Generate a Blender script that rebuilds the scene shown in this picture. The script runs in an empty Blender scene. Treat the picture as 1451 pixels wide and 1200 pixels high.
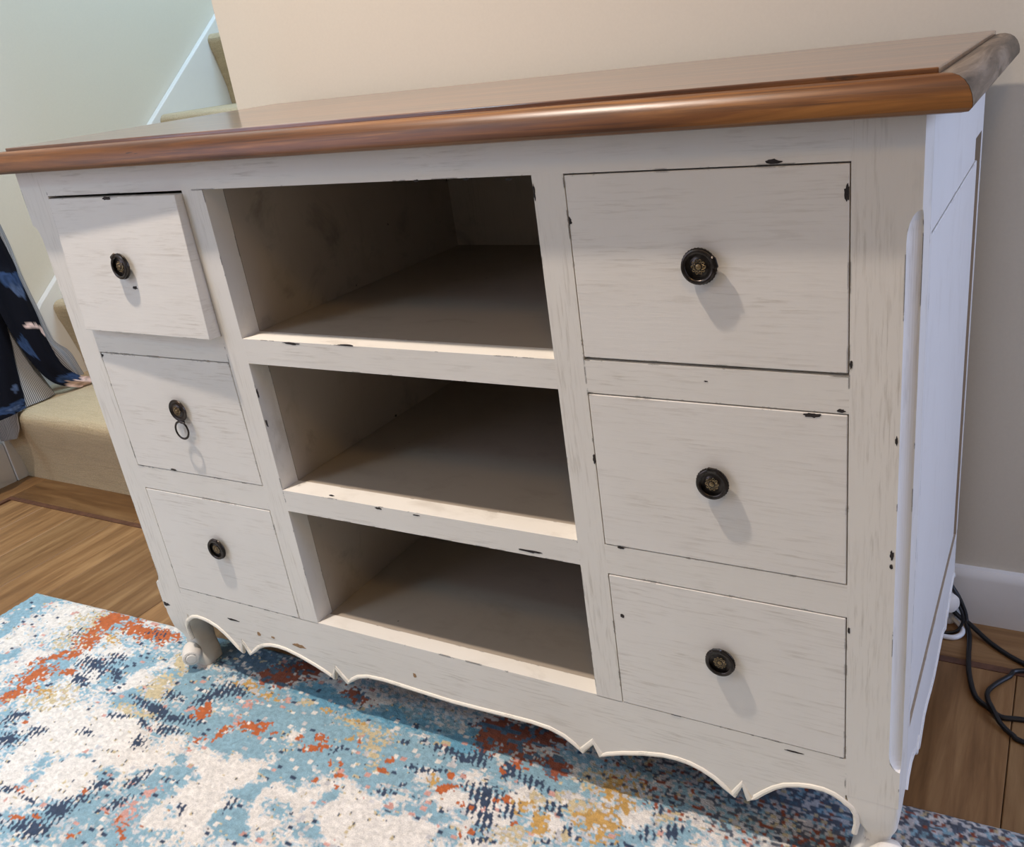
import bpy, bmesh, math, random
import numpy as np
from mathutils import Vector, Matrix, Euler
PI = math.pi
rng = random.Random(7)
sc = bpy.context.scene
COL = sc.collection

# ------------------------------------------------------------------ camera
cam_d = bpy.data.cameras.new('camera')
cam = bpy.data.objects.new('camera', cam_d)
COL.objects.link(cam)
cam_d.sensor_fit = 'HORIZONTAL'
cam_d.sensor_width = 36.0
cam_d.lens = 36.0 * 1281.82 / 1451.0
cam_d.shift_x = (725.5 - 800.0) / 1451.0
cam_d.clip_start = 0.02
RX, RZ, RR = 1.1678, 0.5327, -0.1247
cam.matrix_world = (Matrix.Translation((1.1872, -0.7522, 0.8998)) @ Matrix.Rotation(RZ, 4, 'Z')
                    @ Matrix.Rotation(RX, 4, 'X') @ Matrix.Rotation(RR, 4, 'Z'))
sc.camera = cam

# ------------------------------------------------------------------ world, lamps, exposure
world = bpy.data.worlds.new('world')
sc.world = world
world.use_nodes = True
wb = world.node_tree.nodes['Background']
wb.inputs[0].default_value = (0.86, 0.93, 1.0, 1)
wb.inputs[1].default_value = 0.1
sc.view_settings.view_transform = 'Standard'
sc.view_settings.look = 'None'
sc.view_settings.gamma = 1.0
sc.view_settings.use_curve_mapping = False
sc.view_settings.exposure = 0.0

def lamp(name, kind, loc, target, energy, color, **kw):
    d = bpy.data.lights.new(name, kind)
    o = bpy.data.objects.new(name, d)
    COL.objects.link(o)
    o.location = loc
    v = Vector(target) - Vector(loc)
    o.rotation_euler = v.to_track_quat('-Z', 'Y').to_euler()
    d.energy = energy
    d.color = color
    for k, val in kw.items():
        setattr(d, k, val)
    return o

# warm ceiling downlight just in front of the sideboard
lamp('downlight', 'SPOT', (0.12, -0.34, 2.34), (0.05, -0.36, 0), 154, (1.0, 0.87, 0.755), shadow_soft_size=0.03, spot_size=2.25, spot_blend=1.0)
# added fill spots, not real fixtures: cool at left, dim warm at right
lamp('hall_fill_spot', 'SPOT', (-0.7, -1.5, 2.34), (-0.7, -1.4, 0), 86, (0.50, 0.80, 1.0), shadow_soft_size=0.20, spot_size=2.4, spot_blend=1.0)
lamp('room_fill_spot', 'SPOT', (1.5, -1.2, 2.34), (1.5, -1.0, 0), 45, (1.0, 0.60, 0.18), shadow_soft_size=0.20, spot_size=2.4, spot_blend=1.0)
# daylight of the glazed hall door in the left wall
lamp('hall_daylight', 'AREA', (-1.12, -1.65, 1.35), (0.1, -0.2, 0.5), 14.8, (0.74, 0.75, 1.0), shape='RECTANGLE', size=1.1, size_y=1.5)
# daylight of the window on the right
lamp('window_daylight', 'AREA', (3.3, 0.05, 1.35), (0.6, 0.05, 0.6), 36, (0.48, 0.62, 1.0), shape='RECTANGLE', size=0.86, size_y=1.3)
# daylight falling into the stairwell
lamp('stairwell_daylight', 'AREA', (-0.26, 1.25, 2.5), (-1.15, 0.95, 1.0), 65, (0.49, 0.73, 1.0), shape='RECTANGLE', size=0.8, size_y=0.9)

# measured layout data: rug patches (kind, centre, shape), robe edges, paint flakes
RUG = [('B',-0.5092,0.0165,12.95,32.66,22.96,-0.89,1),('B',-0.4931,-0.0283,10.31,27.18,39.12,-1.84,1),('B',-0.3971,-0.0887,13.12,32.25,39.17,-12.62,0.7),('B',-0.2782,-0.0901,33.83,50.02,14.97,-42.43,1),('B',-0.1342,-0.0334,9.22,18.52,33.29,-13.9,1),('B',-0.1383,-0.064,30.63,40.22,20.88,-58.72,1),('B',-0.0573,-0.0352,32.08,38.68,21.08,-59.3,1),('B',0.0151,-0.0317,18.35,20.85,9.54,-26.63,1),('B',-0.0465,-0.1023,23.06,13.59,-7.62,-58.61,1),('B',0.1209,-0.0962,10.85,7.31,-0.35,-40.36,1),('B',0.1912,-0.1076,19.1,11.89,-0.23,-48.72,1),('B',-0.0707,-0.2477,19.18,43.75,49.16,-36.26,0.8),('B',-0.0175,-0.2184,50.55,70.86,56.21,-147.88,1),('B',0.0468,-0.2335,22.9,60.39,46.45,-14.88,1),('B',0.1459,-0.2037,16.36,30.52,33.32,-26.6,1),('B',0.1353,-0.1648,44.72,52.25,43.33,-113.83,1),('B',0.2766,-0.1696,41.4,42.58,14.04,-36.16,1),('B',0.2944,-0.2245,21.32,22.83,21.66,-54.68,1),('B',0.2148,-0.2745,34.64,42.41,36.64,-91.93,1),('B',0.0796,-0.2745,21.29,45.81,56.1,-44.61,1),('B',0.0181,-0.3378,16.0,39.46,85.0,-67.26,0.6),('D',0.0514,0.0494,12.73,13.1,7.65,-21.86,1),('B',0.2177,-0.0248,9.65,6.88,3.28,-32.36,1),('B',0.2176,-0.0741,12.49,12.39,13.6,-36.46,1),('B',0.3726,-0.073,8.27,5.04,3.6,-30.02,1),('B',0.2824,-0.122,19.38,18.89,11.99,-31.35,1),('B',0.4552,-0.0769,11.56,6.69,6.82,-41.89,1),('B',0.4987,-0.0322,17.66,7.68,2.31,-42.2,1),('B',0.4013,-0.1954,54.06,49.99,32.88,-82.63,1),('B',0.336,-0.177,38.32,37.35,30.29,-77.24,1),('B',0.4,-0.1421,53.11,46.55,30.05,-76.88,1),('B',0.5391,-0.11,29.35,20.97,21.28,-54.04,1),('B',0.5702,-0.1342,40.5,28.38,22.75,-57.05,1),('B',0.4785,-0.1338,37.59,29.75,41.93,-106.46,1),('B',0.3122,-0.2152,50.64,52.7,21.22,-53.59,1),('B',0.1254,-0.0282,28.27,29.22,20.72,-57.1,1),('T',0.2357,0.0119,18.94,13.52,5.91,-45.37,1),('T',0.3839,0.0157,15.75,9.34,6.46,-48.03,1),('T',0.499,0.0118,21.76,14.66,16.91,-45.02,1),('T',0.0652,0.0341,20.16,20.76,14.63,-41.54,1),('C',-0.0895,-0.1891,6.92,16.44,14.14,-6.55,1),('C',-0.1002,-0.2453,8.29,19.19,24.26,-17.64,1),('C',-0.0163,-0.157,22.37,29.38,13.02,-34.95,1),('C',-0.0057,-0.2407,8.7,23.93,30.15,-8.9,1),('C',0.046,-0.1898,16.26,21.03,14.27,-37.59,1),('C',-0.0203,-0.2973,10.44,24.79,53.21,-40.83,1),('C',0.2033,-0.1898,12.49,21.97,21.63,-17.6,1),('C',0.2375,-0.1517,17.71,32.49,37.26,-21.95,1),('C',0.2355,-0.2365,10.63,19.43,23.16,-19.39,1),('C',-0.1751,-0.1598,12.06,26.08,32.16,-21.95,1),('C',-0.4098,0.0208,9.62,16.39,18.68,-25.46,0.6),('C',-0.4302,-0.0679,15.77,35.08,34.4,-20.02,0.6),('C',-0.0962,-0.0716,10.73,24.49,50.44,-11.63,0.6),('C',-0.0847,-0.2884,32.32,51.58,22.53,-58.44,1),('C',0.2501,-0.1488,20.82,33.59,22.53,-18.43,1.3),('C',0.3291,-0.1698,16.35,20.18,28.56,-41.57,1),('C',0.4563,-0.1613,14.03,7.34,3.21,-33.0,1.3),('C',0.3354,-0.2092,34.36,34.67,31.93,-80.58,1),('C',0.5401,-0.1311,44.39,32.33,32.97,-83.11,1),('C',0.5492,-0.0838,35.13,24.13,30.64,-78.4,0.7),('C',0.2605,-0.07,70.31,66.64,24.17,-64.54,1),('C',0.3356,-0.0648,74.08,64.71,50.33,-133.3,0.6),('C',0.4517,-0.0643,53.83,41.19,22.08,-57.6,0.8),('C',0.5016,-0.0659,55.95,40.28,22.99,-59.55,0.8),('C',0.5623,-0.0385,61.32,39.67,20.31,-52.69,0.7),('C',0.6034,-0.0779,64.4,40.71,19.26,-49.01,0.7),('C',0.6383,-0.0463,65.32,38.02,21.84,-55.94,1),('C',0.6956,-0.0179,45.04,23.26,26.09,-66.94,0.8),('C',0.7861,-0.0176,48.5,21.13,23.44,-59.42,1),('C',0.8516,-0.0139,32.93,12.38,24.61,-61.89,1),('C',0.6943,-0.0708,82.97,45.06,23.85,-60.1,1),('Y',-0.0388,-0.0675,13.16,37.08,29.9,2.16,1),('Y',-0.0422,-0.1216,42.1,34.63,0.02,-108.76,1),('Y',-0.331,-0.0207,12.74,34.32,27.69,1.87,0.7),('Y',-0.3257,0.0281,15.0,28.57,25.83,-15.42,0.8),('Y',-0.1957,-0.1459,11.83,23.11,22.57,-22.42,0.7),('M',-0.2355,-0.1384,34.82,52.49,21.8,-60.49,0.7),('M',-0.2395,0.0041,42.89,56.75,13.49,-39.35,0.8),('Y',-0.0026,-0.1172,50.42,62.95,36.7,-99.68,1),('Y',-0.052,-0.0045,63.98,74.75,15.25,-43.34,1),('M',0.1207,-0.012,22.35,14.1,-3.23,-85.35,0.9),('Y',0.3722,-0.0204,24.46,8.66,-8.92,-75.15,1),('Y',0.3932,-0.0505,76.9,62.23,17.28,-45.65,1),('M',0.2779,-0.0069,48.84,20.45,-15.45,-129.12,0.8),('M',0.3365,-0.0099,50.92,19.2,-19.95,-164.39,0.8),('Y',0.2226,-0.0102,53.97,50.26,42.8,-117.23,1),('M',0.3461,-0.0456,45.27,67.35,143.22,-86.95,0.8),('Y',0.4835,-0.0015,80.78,56.16,84.33,-223.95,1),('M',0.6482,-0.0633,56.88,33.11,27.14,-68.99,1),('M',0.6758,-0.0725,68.16,38.26,23.56,-59.48,1.1),('Y',0.6556,-0.0455,66.21,37.47,33.03,-84.41,1),('M',0.7442,-0.0427,35.61,17.23,17.82,-45.03,1.15),('M',0.7663,-0.0096,71.21,32.05,33.96,-86.56,1.1),('Y',0.7232,-0.0338,38.0,18.96,19.67,-50.0,1),('M',0.7526,-0.0697,48.44,23.64,37.33,-93.37,1),('Y',0.6538,-0.1064,34.05,20.46,29.39,-73.57,0.8),('Y',0.7123,-0.0776,84.51,44.76,48.69,-122.11,1),('Y',0.6846,-0.0252,67.14,35.56,52.08,-133.49,1),('Y',0.8173,-0.0109,74.35,30.15,47.25,-119.53,0.7),('M',0.7481,0.0147,31.07,9.35,6.77,-45.25,0.9),('Y',0.7143,0.0139,32.56,10.69,8.77,-59.14,0.7),('O',-0.2984,0.0304,11.54,23.61,36.31,-12.52,1),('O',-0.2839,-0.0111,13.13,34.17,56.15,2.44,1),('O',-0.2701,-0.0508,16.73,40.75,44.87,-6.69,1),('O',-0.3018,-0.0742,16.97,35.59,61.71,-38.5,1),('O',-0.2265,-0.0896,30.4,56.78,52.28,-50.94,1),('O',-0.288,-0.1231,13.58,29.9,33.31,-21.26,1),('O',-0.273,-0.163,15.65,39.68,44.15,-16.89,1),('O',-0.2145,0.0387,22.62,23.83,4.67,-42.3,1.1),('O',-0.171,0.0405,20.29,22.71,10.72,-49.99,1.1),('O',-0.29,0.0469,33.2,43.77,19.72,-58.74,1),('O',0.0823,-0.0784,26.51,55.06,77.31,-24.25,1),('O',0.0786,-0.0645,105.37,117.17,32.61,-89.28,1),('P',0.054,-0.0786,83.17,95.65,36.01,-98.4,1),('O',0.1277,-0.1269,32.95,63.1,83.7,-45.1,0.8),('O',0.1514,-0.0992,25.39,51.9,100.32,-35.01,0.8),('O',0.1889,-0.0758,47.73,38.59,12.57,-83.08,1),('O',-0.1812,-0.2034,90.32,140.35,73.69,-198.81,1),('O',-0.0501,-0.3006,66.23,104.49,77.77,-200.07,1),('O',0.0456,-0.2634,106.2,148.87,47.33,-121.77,1),('O',0.001,-0.333,59.05,93.17,84.99,-215.03,1),('O',0.0226,-0.3206,83.94,128.23,84.69,-214.54,1),('P',0.1467,-0.2677,13.55,48.57,45.67,-1.66,0.8),('O',0.1609,-0.2886,101.13,89.84,7.31,-57.31,0.8),('P',0.1484,-0.2275,36.15,69.48,56.53,-45.54,0.8),('O',0.1059,-0.3253,43.12,98.39,149.45,-122.26,0.8),('P',0.0369,-0.1371,103.77,128.07,51.66,-138.68,1),('P',0.1421,-0.0388,31.99,44.5,50.67,-52.89,0.8),('O',0.3088,-0.0768,45.74,49.81,70.19,-113.34,1.1),('O',0.3049,-0.0572,96.38,86.32,32.52,-86.71,1),('O',0.2737,-0.0689,141.8,132.53,38.82,-103.5,1),('O',0.1966,-0.0679,35.47,44.03,76.17,-108.89,1),('O',0.1988,-0.0811,90.0,91.45,46.85,-125.6,1),('P',0.1647,-0.0735,65.84,68.52,60.24,-162.61,1),('O',0.2285,-0.0741,152.81,149.99,63.01,-168.66,1),('O',0.3524,-0.0916,201.43,177.22,38.05,-99.63,1),('O',0.3673,-0.0859,254.1,218.78,70.92,-185.71,1),('O',0.3785,-0.1064,110.58,95.9,79.17,-205.58,1),('O',0.354,-0.1229,190.85,172.77,69.87,-181.0,1),('O',0.3906,-0.1241,224.34,195.26,82.23,-211.91,1),('O',0.4312,-0.0739,113.84,90.1,60.85,-158.66,1),('O',0.429,-0.0552,80.38,113.2,164.3,-105.47,1),('O',0.534,-0.0701,47.55,37.7,67.08,-127.98,1.2),('O',0.5279,-0.0506,113.42,77.77,56.76,-147.31,1.1),('M',0.5086,-0.0632,134.72,95.87,38.16,-98.85,1),('P',0.483,-0.1225,112.51,87.56,56.19,-143.14,1),('P',0.3914,-0.152,176.16,157.5,100.46,-256.44,1),('O',0.57,-0.0852,178.24,119.11,82.79,-211.11,1),('O',0.605,-0.1173,132.82,87.0,61.48,-154.34,1),('O',0.5953,-0.1271,308.56,207.03,75.75,-189.79,1),('P',0.6036,-0.0814,73.2,46.42,70.48,-179.13,1),('R',0.145,0.0478,42.16,40.1,15.09,-42.6,1),('R',0.1345,0.0298,28.07,27.36,15.38,-43.2,1),('R',0.1745,0.0582,28.6,26.26,12.66,-35.74,1),('R',0.2882,0.0396,32.22,21.17,6.71,-53.75,0.8),('R',0.5299,0.0347,55.0,34.88,11.2,-29.95,1.1),('O',0.3638,-0.0428,200.09,166.13,49.62,-131.94,1),('O',0.5876,-0.0142,148.43,90.61,65.69,-171.26,1),('O',0.6071,-0.0018,65.12,27.33,25.26,-170.43,1.1),('O',0.6206,-0.0532,163.5,42.49,-2.8,-98.32,1),('O',0.61,-0.0634,154.24,95.28,65.37,-167.05,1),('O',0.5852,-0.0821,127.04,82.82,88.12,-224.47,1),('O',0.6042,-0.1151,130.84,85.63,56.96,-143.12,1),('P',0.607,-0.0795,129.14,81.33,89.27,-226.96,1),('O',0.649,-0.086,201.02,119.38,93.45,-235.69,1),('R',0.6555,0.02,57.84,12.72,-3.63,-60.48,1.1),('R',0.5488,0.0447,24.65,5.29,-6.16,-38.85,1.0),('R',0.6027,0.0578,25.64,6.46,-4.22,-56.64,0.9),('R',0.6086,0.0186,43.12,17.75,11.88,-83.43,0.8),('P',0.6173,-0.0236,272.22,160.38,102.27,-264.71,1),('R',0.9917,0.0214,40.36,9.85,22.33,-55.75,1.2),('R',1.0115,0.0552,72.24,15.94,26.61,-67.05,0.8),('R',1.1166,0.1006,99.37,0.46,31.66,-227.52,1),('R',1.15,0.101,101.89,0.34,38.12,-198.72,1),('R',1.1826,0.0978,136.06,10.19,38.03,-94.95,1),('R',1.1007,0.065,193.95,28.1,56.22,-140.36,1),('N',-0.1972,-0.0616,19.01,28.37,16.89,-33.26,1.1),('N',-0.186,-0.0981,39.77,55.75,25.46,-71.19,1),('N',-0.1439,-0.066,73.16,96.62,15.7,-44.17,1),('N',-0.1807,-0.0318,59.4,78.0,38.72,-110.7,1),('N',-0.0053,-0.1029,19.65,13.17,-8.12,-113.2,1.1),('N',0.0564,-0.1054,18.3,18.16,20.47,-107.14,1.1),('N',0.0187,-0.1342,36.65,24.49,-8.95,-147.39,0.9),('N',0.0633,-0.1273,35.22,42.13,38.93,-104.52,1),('N',0.0687,-0.0447,16.59,24.48,43.39,-44.66,1.15),('N',0.0879,-0.0272,26.37,28.13,22.85,-63.3,1.05),('N',0.003,-0.0685,50.22,59.6,27.51,-75.91,1),('N',-0.2125,-0.2048,23.47,54.9,64.55,-43.92,1),('N',-0.1698,-0.2386,19.4,41.78,31.0,-31.63,1.0),('N',-0.1443,-0.2096,26.97,67.98,49.48,-21.96,1.0),('N',-0.0658,-0.1803,43.31,60.48,42.85,-114.85,1),('N',0.0423,-0.1683,37.39,71.51,49.71,-37.55,1),('N',-0.0626,-0.3055,49.25,78.9,46.7,-120.15,1),('N',-0.0085,-0.305,45.51,30.06,-12.53,-248.12,1),('N',0.0481,-0.2948,16.32,32.96,33.98,-36.83,1.2),('N',0.0527,-0.2481,32.25,54.74,46.09,-66.38,1.1),('N',0.0313,-0.3401,15.79,30.72,35.49,-51.48,1.1),('N',0.1182,-0.2594,22.88,52.93,102.79,-58.1,1),('N',0.1065,-0.2189,20.57,51.16,105.98,-36.82,1),('N',0.2119,-0.2304,29.38,94.31,93.08,-7.08,0.9),('N',0.2716,-0.2031,10.42,101.13,106.97,40.89,0.9),('N',-0.0448,-0.1353,39.34,51.65,60.91,-165.29,1),('N',-0.3313,-0.0076,33.7,66.79,69.57,-41.88,0.8),('N',-0.1789,0.0378,29.52,36.43,35.29,-103.37,0.8),('N',0.1519,-0.2014,45.57,54.51,66.21,-171.47,0.8),('N',0.1043,-0.0269,50.09,52.67,27.12,-74.97,1),('N',0.5307,-0.0129,26.94,14.01,19.7,-103.37,1.1),('N',0.4989,-0.0105,28.45,15.52,26.02,-138.08,0.9),('N',0.4268,-0.0191,103.96,78.65,83.21,-221.25,1),('N',0.4521,-0.0058,105.4,76.46,82.99,-220.96,1),('N',0.4966,-0.0506,41.59,29.71,55.42,-144.42,0.9),('N',0.455,-0.1041,54.72,43.31,46.95,-120.79,0.9),('N',0.4771,-0.0855,110.49,83.6,96.18,-248.28,1),('N',0.5912,-0.0706,45.12,28.85,17.83,-45.56,1.1),('N',0.6173,-0.0945,93.02,58.52,16.63,-42.01,1.1),('N',0.6168,-0.1272,62.92,40.89,69.46,-173.52,1),('N',0.3405,-0.0704,41.17,71.42,158.27,-68.27,0.8),('N',0.4952,-0.1016,84.57,63.5,100.19,-256.61,0.8),('N',0.4689,-0.0542,54.34,40.34,77.87,-203.42,0.8),('N',0.5382,-0.0013,41.67,16.39,3.86,-86.34,0.9),('N',0.5891,-0.0594,29.21,18.54,18.45,-47.35,1.0),('N',0.64,-0.0179,45.42,14.43,4.81,-92.0,1),('N',0.6015,-0.0105,62.48,37.25,29.85,-77.77,1),('N',0.6332,-0.0721,78.94,47.44,27.22,-69.13,0.9),('N',0.6195,-0.1034,65.97,41.71,23.73,-59.73,0.9),('N',0.6795,-0.048,81.08,44.22,33.82,-86.07,0.9),('N',0.6944,-0.0392,102.14,53.87,67.14,-171.04,1),('N',0.8069,-0.0398,74.87,31.86,29.72,-74.53,0.95),('N',0.8364,-0.0254,65.31,25.7,32.96,-82.73,0.95),('N',0.8094,-0.0027,110.24,45.14,55.46,-140.85,0.9),('N',0.6957,-0.0951,70.06,38.84,74.14,-185.23,0.9),('N',0.7178,-0.0699,105.69,55.04,48.25,-121.24,0.9),('N',0.7807,-0.0665,63.66,29.32,75.73,-188.86,0.8),('N',0.8141,0.0253,72.73,28.77,66.19,-169.66,1),('B',0.6876,-0.0119,50.19,26.14,32.0,-82.38,1),('B',0.6591,-0.0199,43.79,24.08,31.71,-81.72,1),('B',0.8496,-0.0201,41.95,15.94,29.75,-74.67,0.9),('B',0.7756,-0.0605,63.18,29.23,37.45,-93.66,1),('B',0.5487,-0.0175,30.14,19.5,23.26,-60.88,1),('B',0.6406,-0.0051,32.18,17.99,30.49,-79.17,1),('B',0.6212,-0.1139,44.28,28.22,28.98,-72.68,0.8),('B',0.7546,0.0547,45.57,19.86,30.14,-78.72,0.7),('B',1.0108,0.0587,51.49,11.36,17.72,-44.7,1.0),('D',0.949,0.0655,22.76,6.16,19.87,-50.7,1),('B',1.1056,0.0851,54.98,7.61,27.34,-68.71,0.8)]
ROBE = {'B_r':[[-1.1253,0.5626,0.586],[-1.1018,0.556,0.4984],[-1.0807,0.5539,0.4171],[-1.0629,0.5478,0.3488],[-1.0455,0.5532,0.2773],[-1.038,0.5818,0.2359],[-1.037,0.615,0.2193]],'B_l':[[-1.1253,0.4874,0.6042],[-1.1018,0.4736,0.5213],[-1.0807,0.4673,0.4441],[-1.0629,0.4704,0.3751],[-1.0455,0.4812,0.3038],[-1.0323,0.5107,0.2403],[-1.0291,0.5826,0.1986]],'C_r':[[-1.1708,0.5951,0.6372],[-1.1379,0.5847,0.5137],[-1.1107,0.5817,0.4075],[-1.0919,0.5793,0.3328],[-1.0839,0.6053,0.2912],[-1.0722,0.6118,0.2401],[-1.0685,0.6136,0.2236]],'C_l':[[-1.1623,0.5491,0.6158],[-1.1365,0.5344,0.5219],[-1.1107,0.5367,0.4215],[-1.0919,0.5355,0.3478],[-1.0778,0.5469,0.2872],[-1.0685,0.5697,0.2403],[-1.0656,0.5733,0.2273]],'A_r':[[-1.1101,0.4855,0.4735],[-1.096,0.4825,0.4208],[-1.0772,0.4659,0.3539],[-1.0585,0.4461,0.288],[-1.0444,0.4332,0.2377],[-1.0359,0.4226,0.2087]],'A_l':[[-1.1054,0.3226,0.5052],[-1.0866,0.3106,0.442],[-1.0631,0.2849,0.3664],[-1.042,0.2631,0.2979],[-1.0256,0.2493,0.2432],[-1.0162,0.2559,0.2054]],'D_l':[[-1.1251,0.4839,0.4736],[-1.111,0.484,0.4197],[-1.0922,0.4593,0.3554],[-1.0735,0.4346,0.2913],[-1.0584,0.4232,0.2368],[-1.049,0.4189,0.2014]],'D_r':[[-1.1157,0.4927,0.435],[-1.1087,0.4928,0.4078],[-1.0899,0.5012,0.3315],[-1.0735,0.5076,0.2636],[-1.0631,0.5156,0.2186],[-1.0565,0.517,0.1911]]}
CHIPS = [('drawer',0.7758,0.7394,0.0038,0.0046),('drawer',1.0314,0.759,0.0027,0.0073),('rail',0.9714,0.7855,0.0076,0.002),('post',1.0356,0.6117,0.0015,0.0039),('drawer',1.0026,0.5615,0.0082,0.0028),('rail',1.0275,0.5679,0.0043,0.0017),('stile',0.7742,0.4899,0.0017,0.0067),('drawer',0.1361,0.6648,0.0056,0.0024),('drawer',0.1269,0.7788,0.0095,0.0026),('post',1.0748,0.5434,0.0013,0.0048),('post',1.0741,0.4268,0.0019,0.0053),('post',1.0738,0.4145,0.0016,0.0031),('stile',0.7423,0.7672,0.0012,0.0079),('rail',0.3765,0.5971,0.0152,0.0018),('rail',0.4639,0.5995,0.014,0.0013),('drawer',0.7876,0.2946,0.0027,0.0029),('rail',0.7948,0.3849,0.0043,0.0018),('post',1.0362,0.3339,0.0013,0.0042),('drawer',-0.0002,0.5602,0.0064,0.0044),('post',-0.05,0.1268,0.0113,0.0038),('apron',0.4569,0.1197,0.0032,0.0045),('apron',0.2414,0.1154,0.0137,0.0035),('apron',0.1591,0.1171,0.0049,0.0036),('apron',0.1889,0.1179,0.0048,0.0021),('rail',0.458,0.3822,0.0059,0.0016),('rail',0.3827,0.3895,0.005,0.0013),('rail',0.6773,0.359,0.0174,0.002),('drawer',0.1079,0.1314,0.0151,0.0019),('rail',0.9026,0.5869,0.0021,0.0007),('drawer',0.9794,0.16,0.0107,0.0012),('drawer',0.8431,0.1658,0.0071,0.0017),('rail',0.5176,0.3814,0.0056,0.001),('drawer',0.0062,0.3828,0.0084,0.0025),('drawer',0.0802,0.3887,0.008,0.0019),('stile',0.2963,0.5257,0.0019,0.0071),('stile',0.2983,0.4833,0.002,0.0062),('rail',0.6669,0.7817,0.0033,0.0013),('rail',0.7153,0.78,0.0047,0.0013),('rail',0.6068,0.7824,0.0035,0.0014)]

# ------------------------------------------------------------------ node helpers
class NT:
    def __init__(self, name):
        self.m = bpy.data.materials.new(name)
        self.m.use_nodes = True
        self.t = self.m.node_tree
        self.b = self.t.nodes['Principled BSDF']
        self.out = self.t.nodes['Material Output']
    def n(self, kind, **kw):
        nd = self.t.nodes.new(kind)
        for k, v in kw.items():
            setattr(nd, k, v)
        return nd
    def l(self, a, b):
        self.t.links.new(a, b)
    def coords(self, scale=(1, 1, 1), loc=(0, 0, 0), rot=(0, 0, 0), kind='Object'):
        tc = self.n('ShaderNodeTexCoord')
        mp = self.n('ShaderNodeMapping')
        mp.inputs['Scale'].default_value = scale
        mp.inputs['Location'].default_value = loc
        mp.inputs['Rotation'].default_value = rot
        self.l(tc.outputs[kind], mp.inputs['Vector'])
        return mp.outputs['Vector']
    def noise(self, vec, scale, detail=4, rough=0.55, dist=0.0):
        nd = self.n('ShaderNodeTexNoise')
        nd.inputs['Scale'].default_value = scale
        nd.inputs['Detail'].default_value = detail
        nd.inputs['Roughness'].default_value = rough
        nd.inputs['Distortion'].default_value = dist
        self.l(vec, nd.inputs['Vector'])
        return nd.outputs['Fac']
    def ramp(self, fac, stops):
        nd = self.n('ShaderNodeValToRGB')
        el = nd.color_ramp.elements
        while len(el) > 1:
            el.remove(el[-1])
        for i, (p, c) in enumerate(stops):
            e = el[0] if i == 0 else el.new(p)
            e.position = p
            if isinstance(c, (int, float)):
                c = (c, c, c)
            e.color = (*c[:3], 1)
        self.l(fac, nd.inputs['Fac'])
        return nd.outputs['Color']
    def mix(self, fac, a, b, blend='MIX'):
        nd = self.n('ShaderNodeMix')
        nd.data_type = 'RGBA'
        nd.blend_type = blend
        for s, v in ((nd.inputs[0], fac), (nd.inputs[6], a), (nd.inputs[7], b)):
            if hasattr(v, 'is_output'):
                self.l(v, s)
            elif isinstance(v, (int, float)):
                s.default_value = v
            else:
                s.default_value = (*v[:3], 1)
        return nd.outputs[2]
    def math(self, op, a, b=None, c=None):
        nd = self.n('ShaderNodeMath', operation=op)
        for s, v in zip(nd.inputs, (a, b, c)):
            if v is None:
                continue
            if hasattr(v, 'is_output'):
                self.l(v, s)
            else:
                s.default_value = v
        return nd.outputs[0]
    def bump(self, h, strength=0.2, dist=0.002, normal=None):
        nd = self.n('ShaderNodeBump')
        nd.inputs['Strength'].default_value = strength
        nd.inputs['Distance'].default_value = dist
        self.l(h, nd.inputs['Height'])
        if normal is not None:
            self.l(normal, nd.inputs['Normal'])
        self.l(nd.outputs['Normal'], self.b.inputs['Normal'])
    def set(self, **kw):
        for k, v in kw.items():
            s = self.b.inputs[k.replace('_', ' ')]
            if hasattr(v, 'is_output'):
                self.l(v, s)
            elif isinstance(v, (tuple, list)):
                s.default_value = (*v[:3], 1)
            else:
                s.default_value = v
        return self

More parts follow.
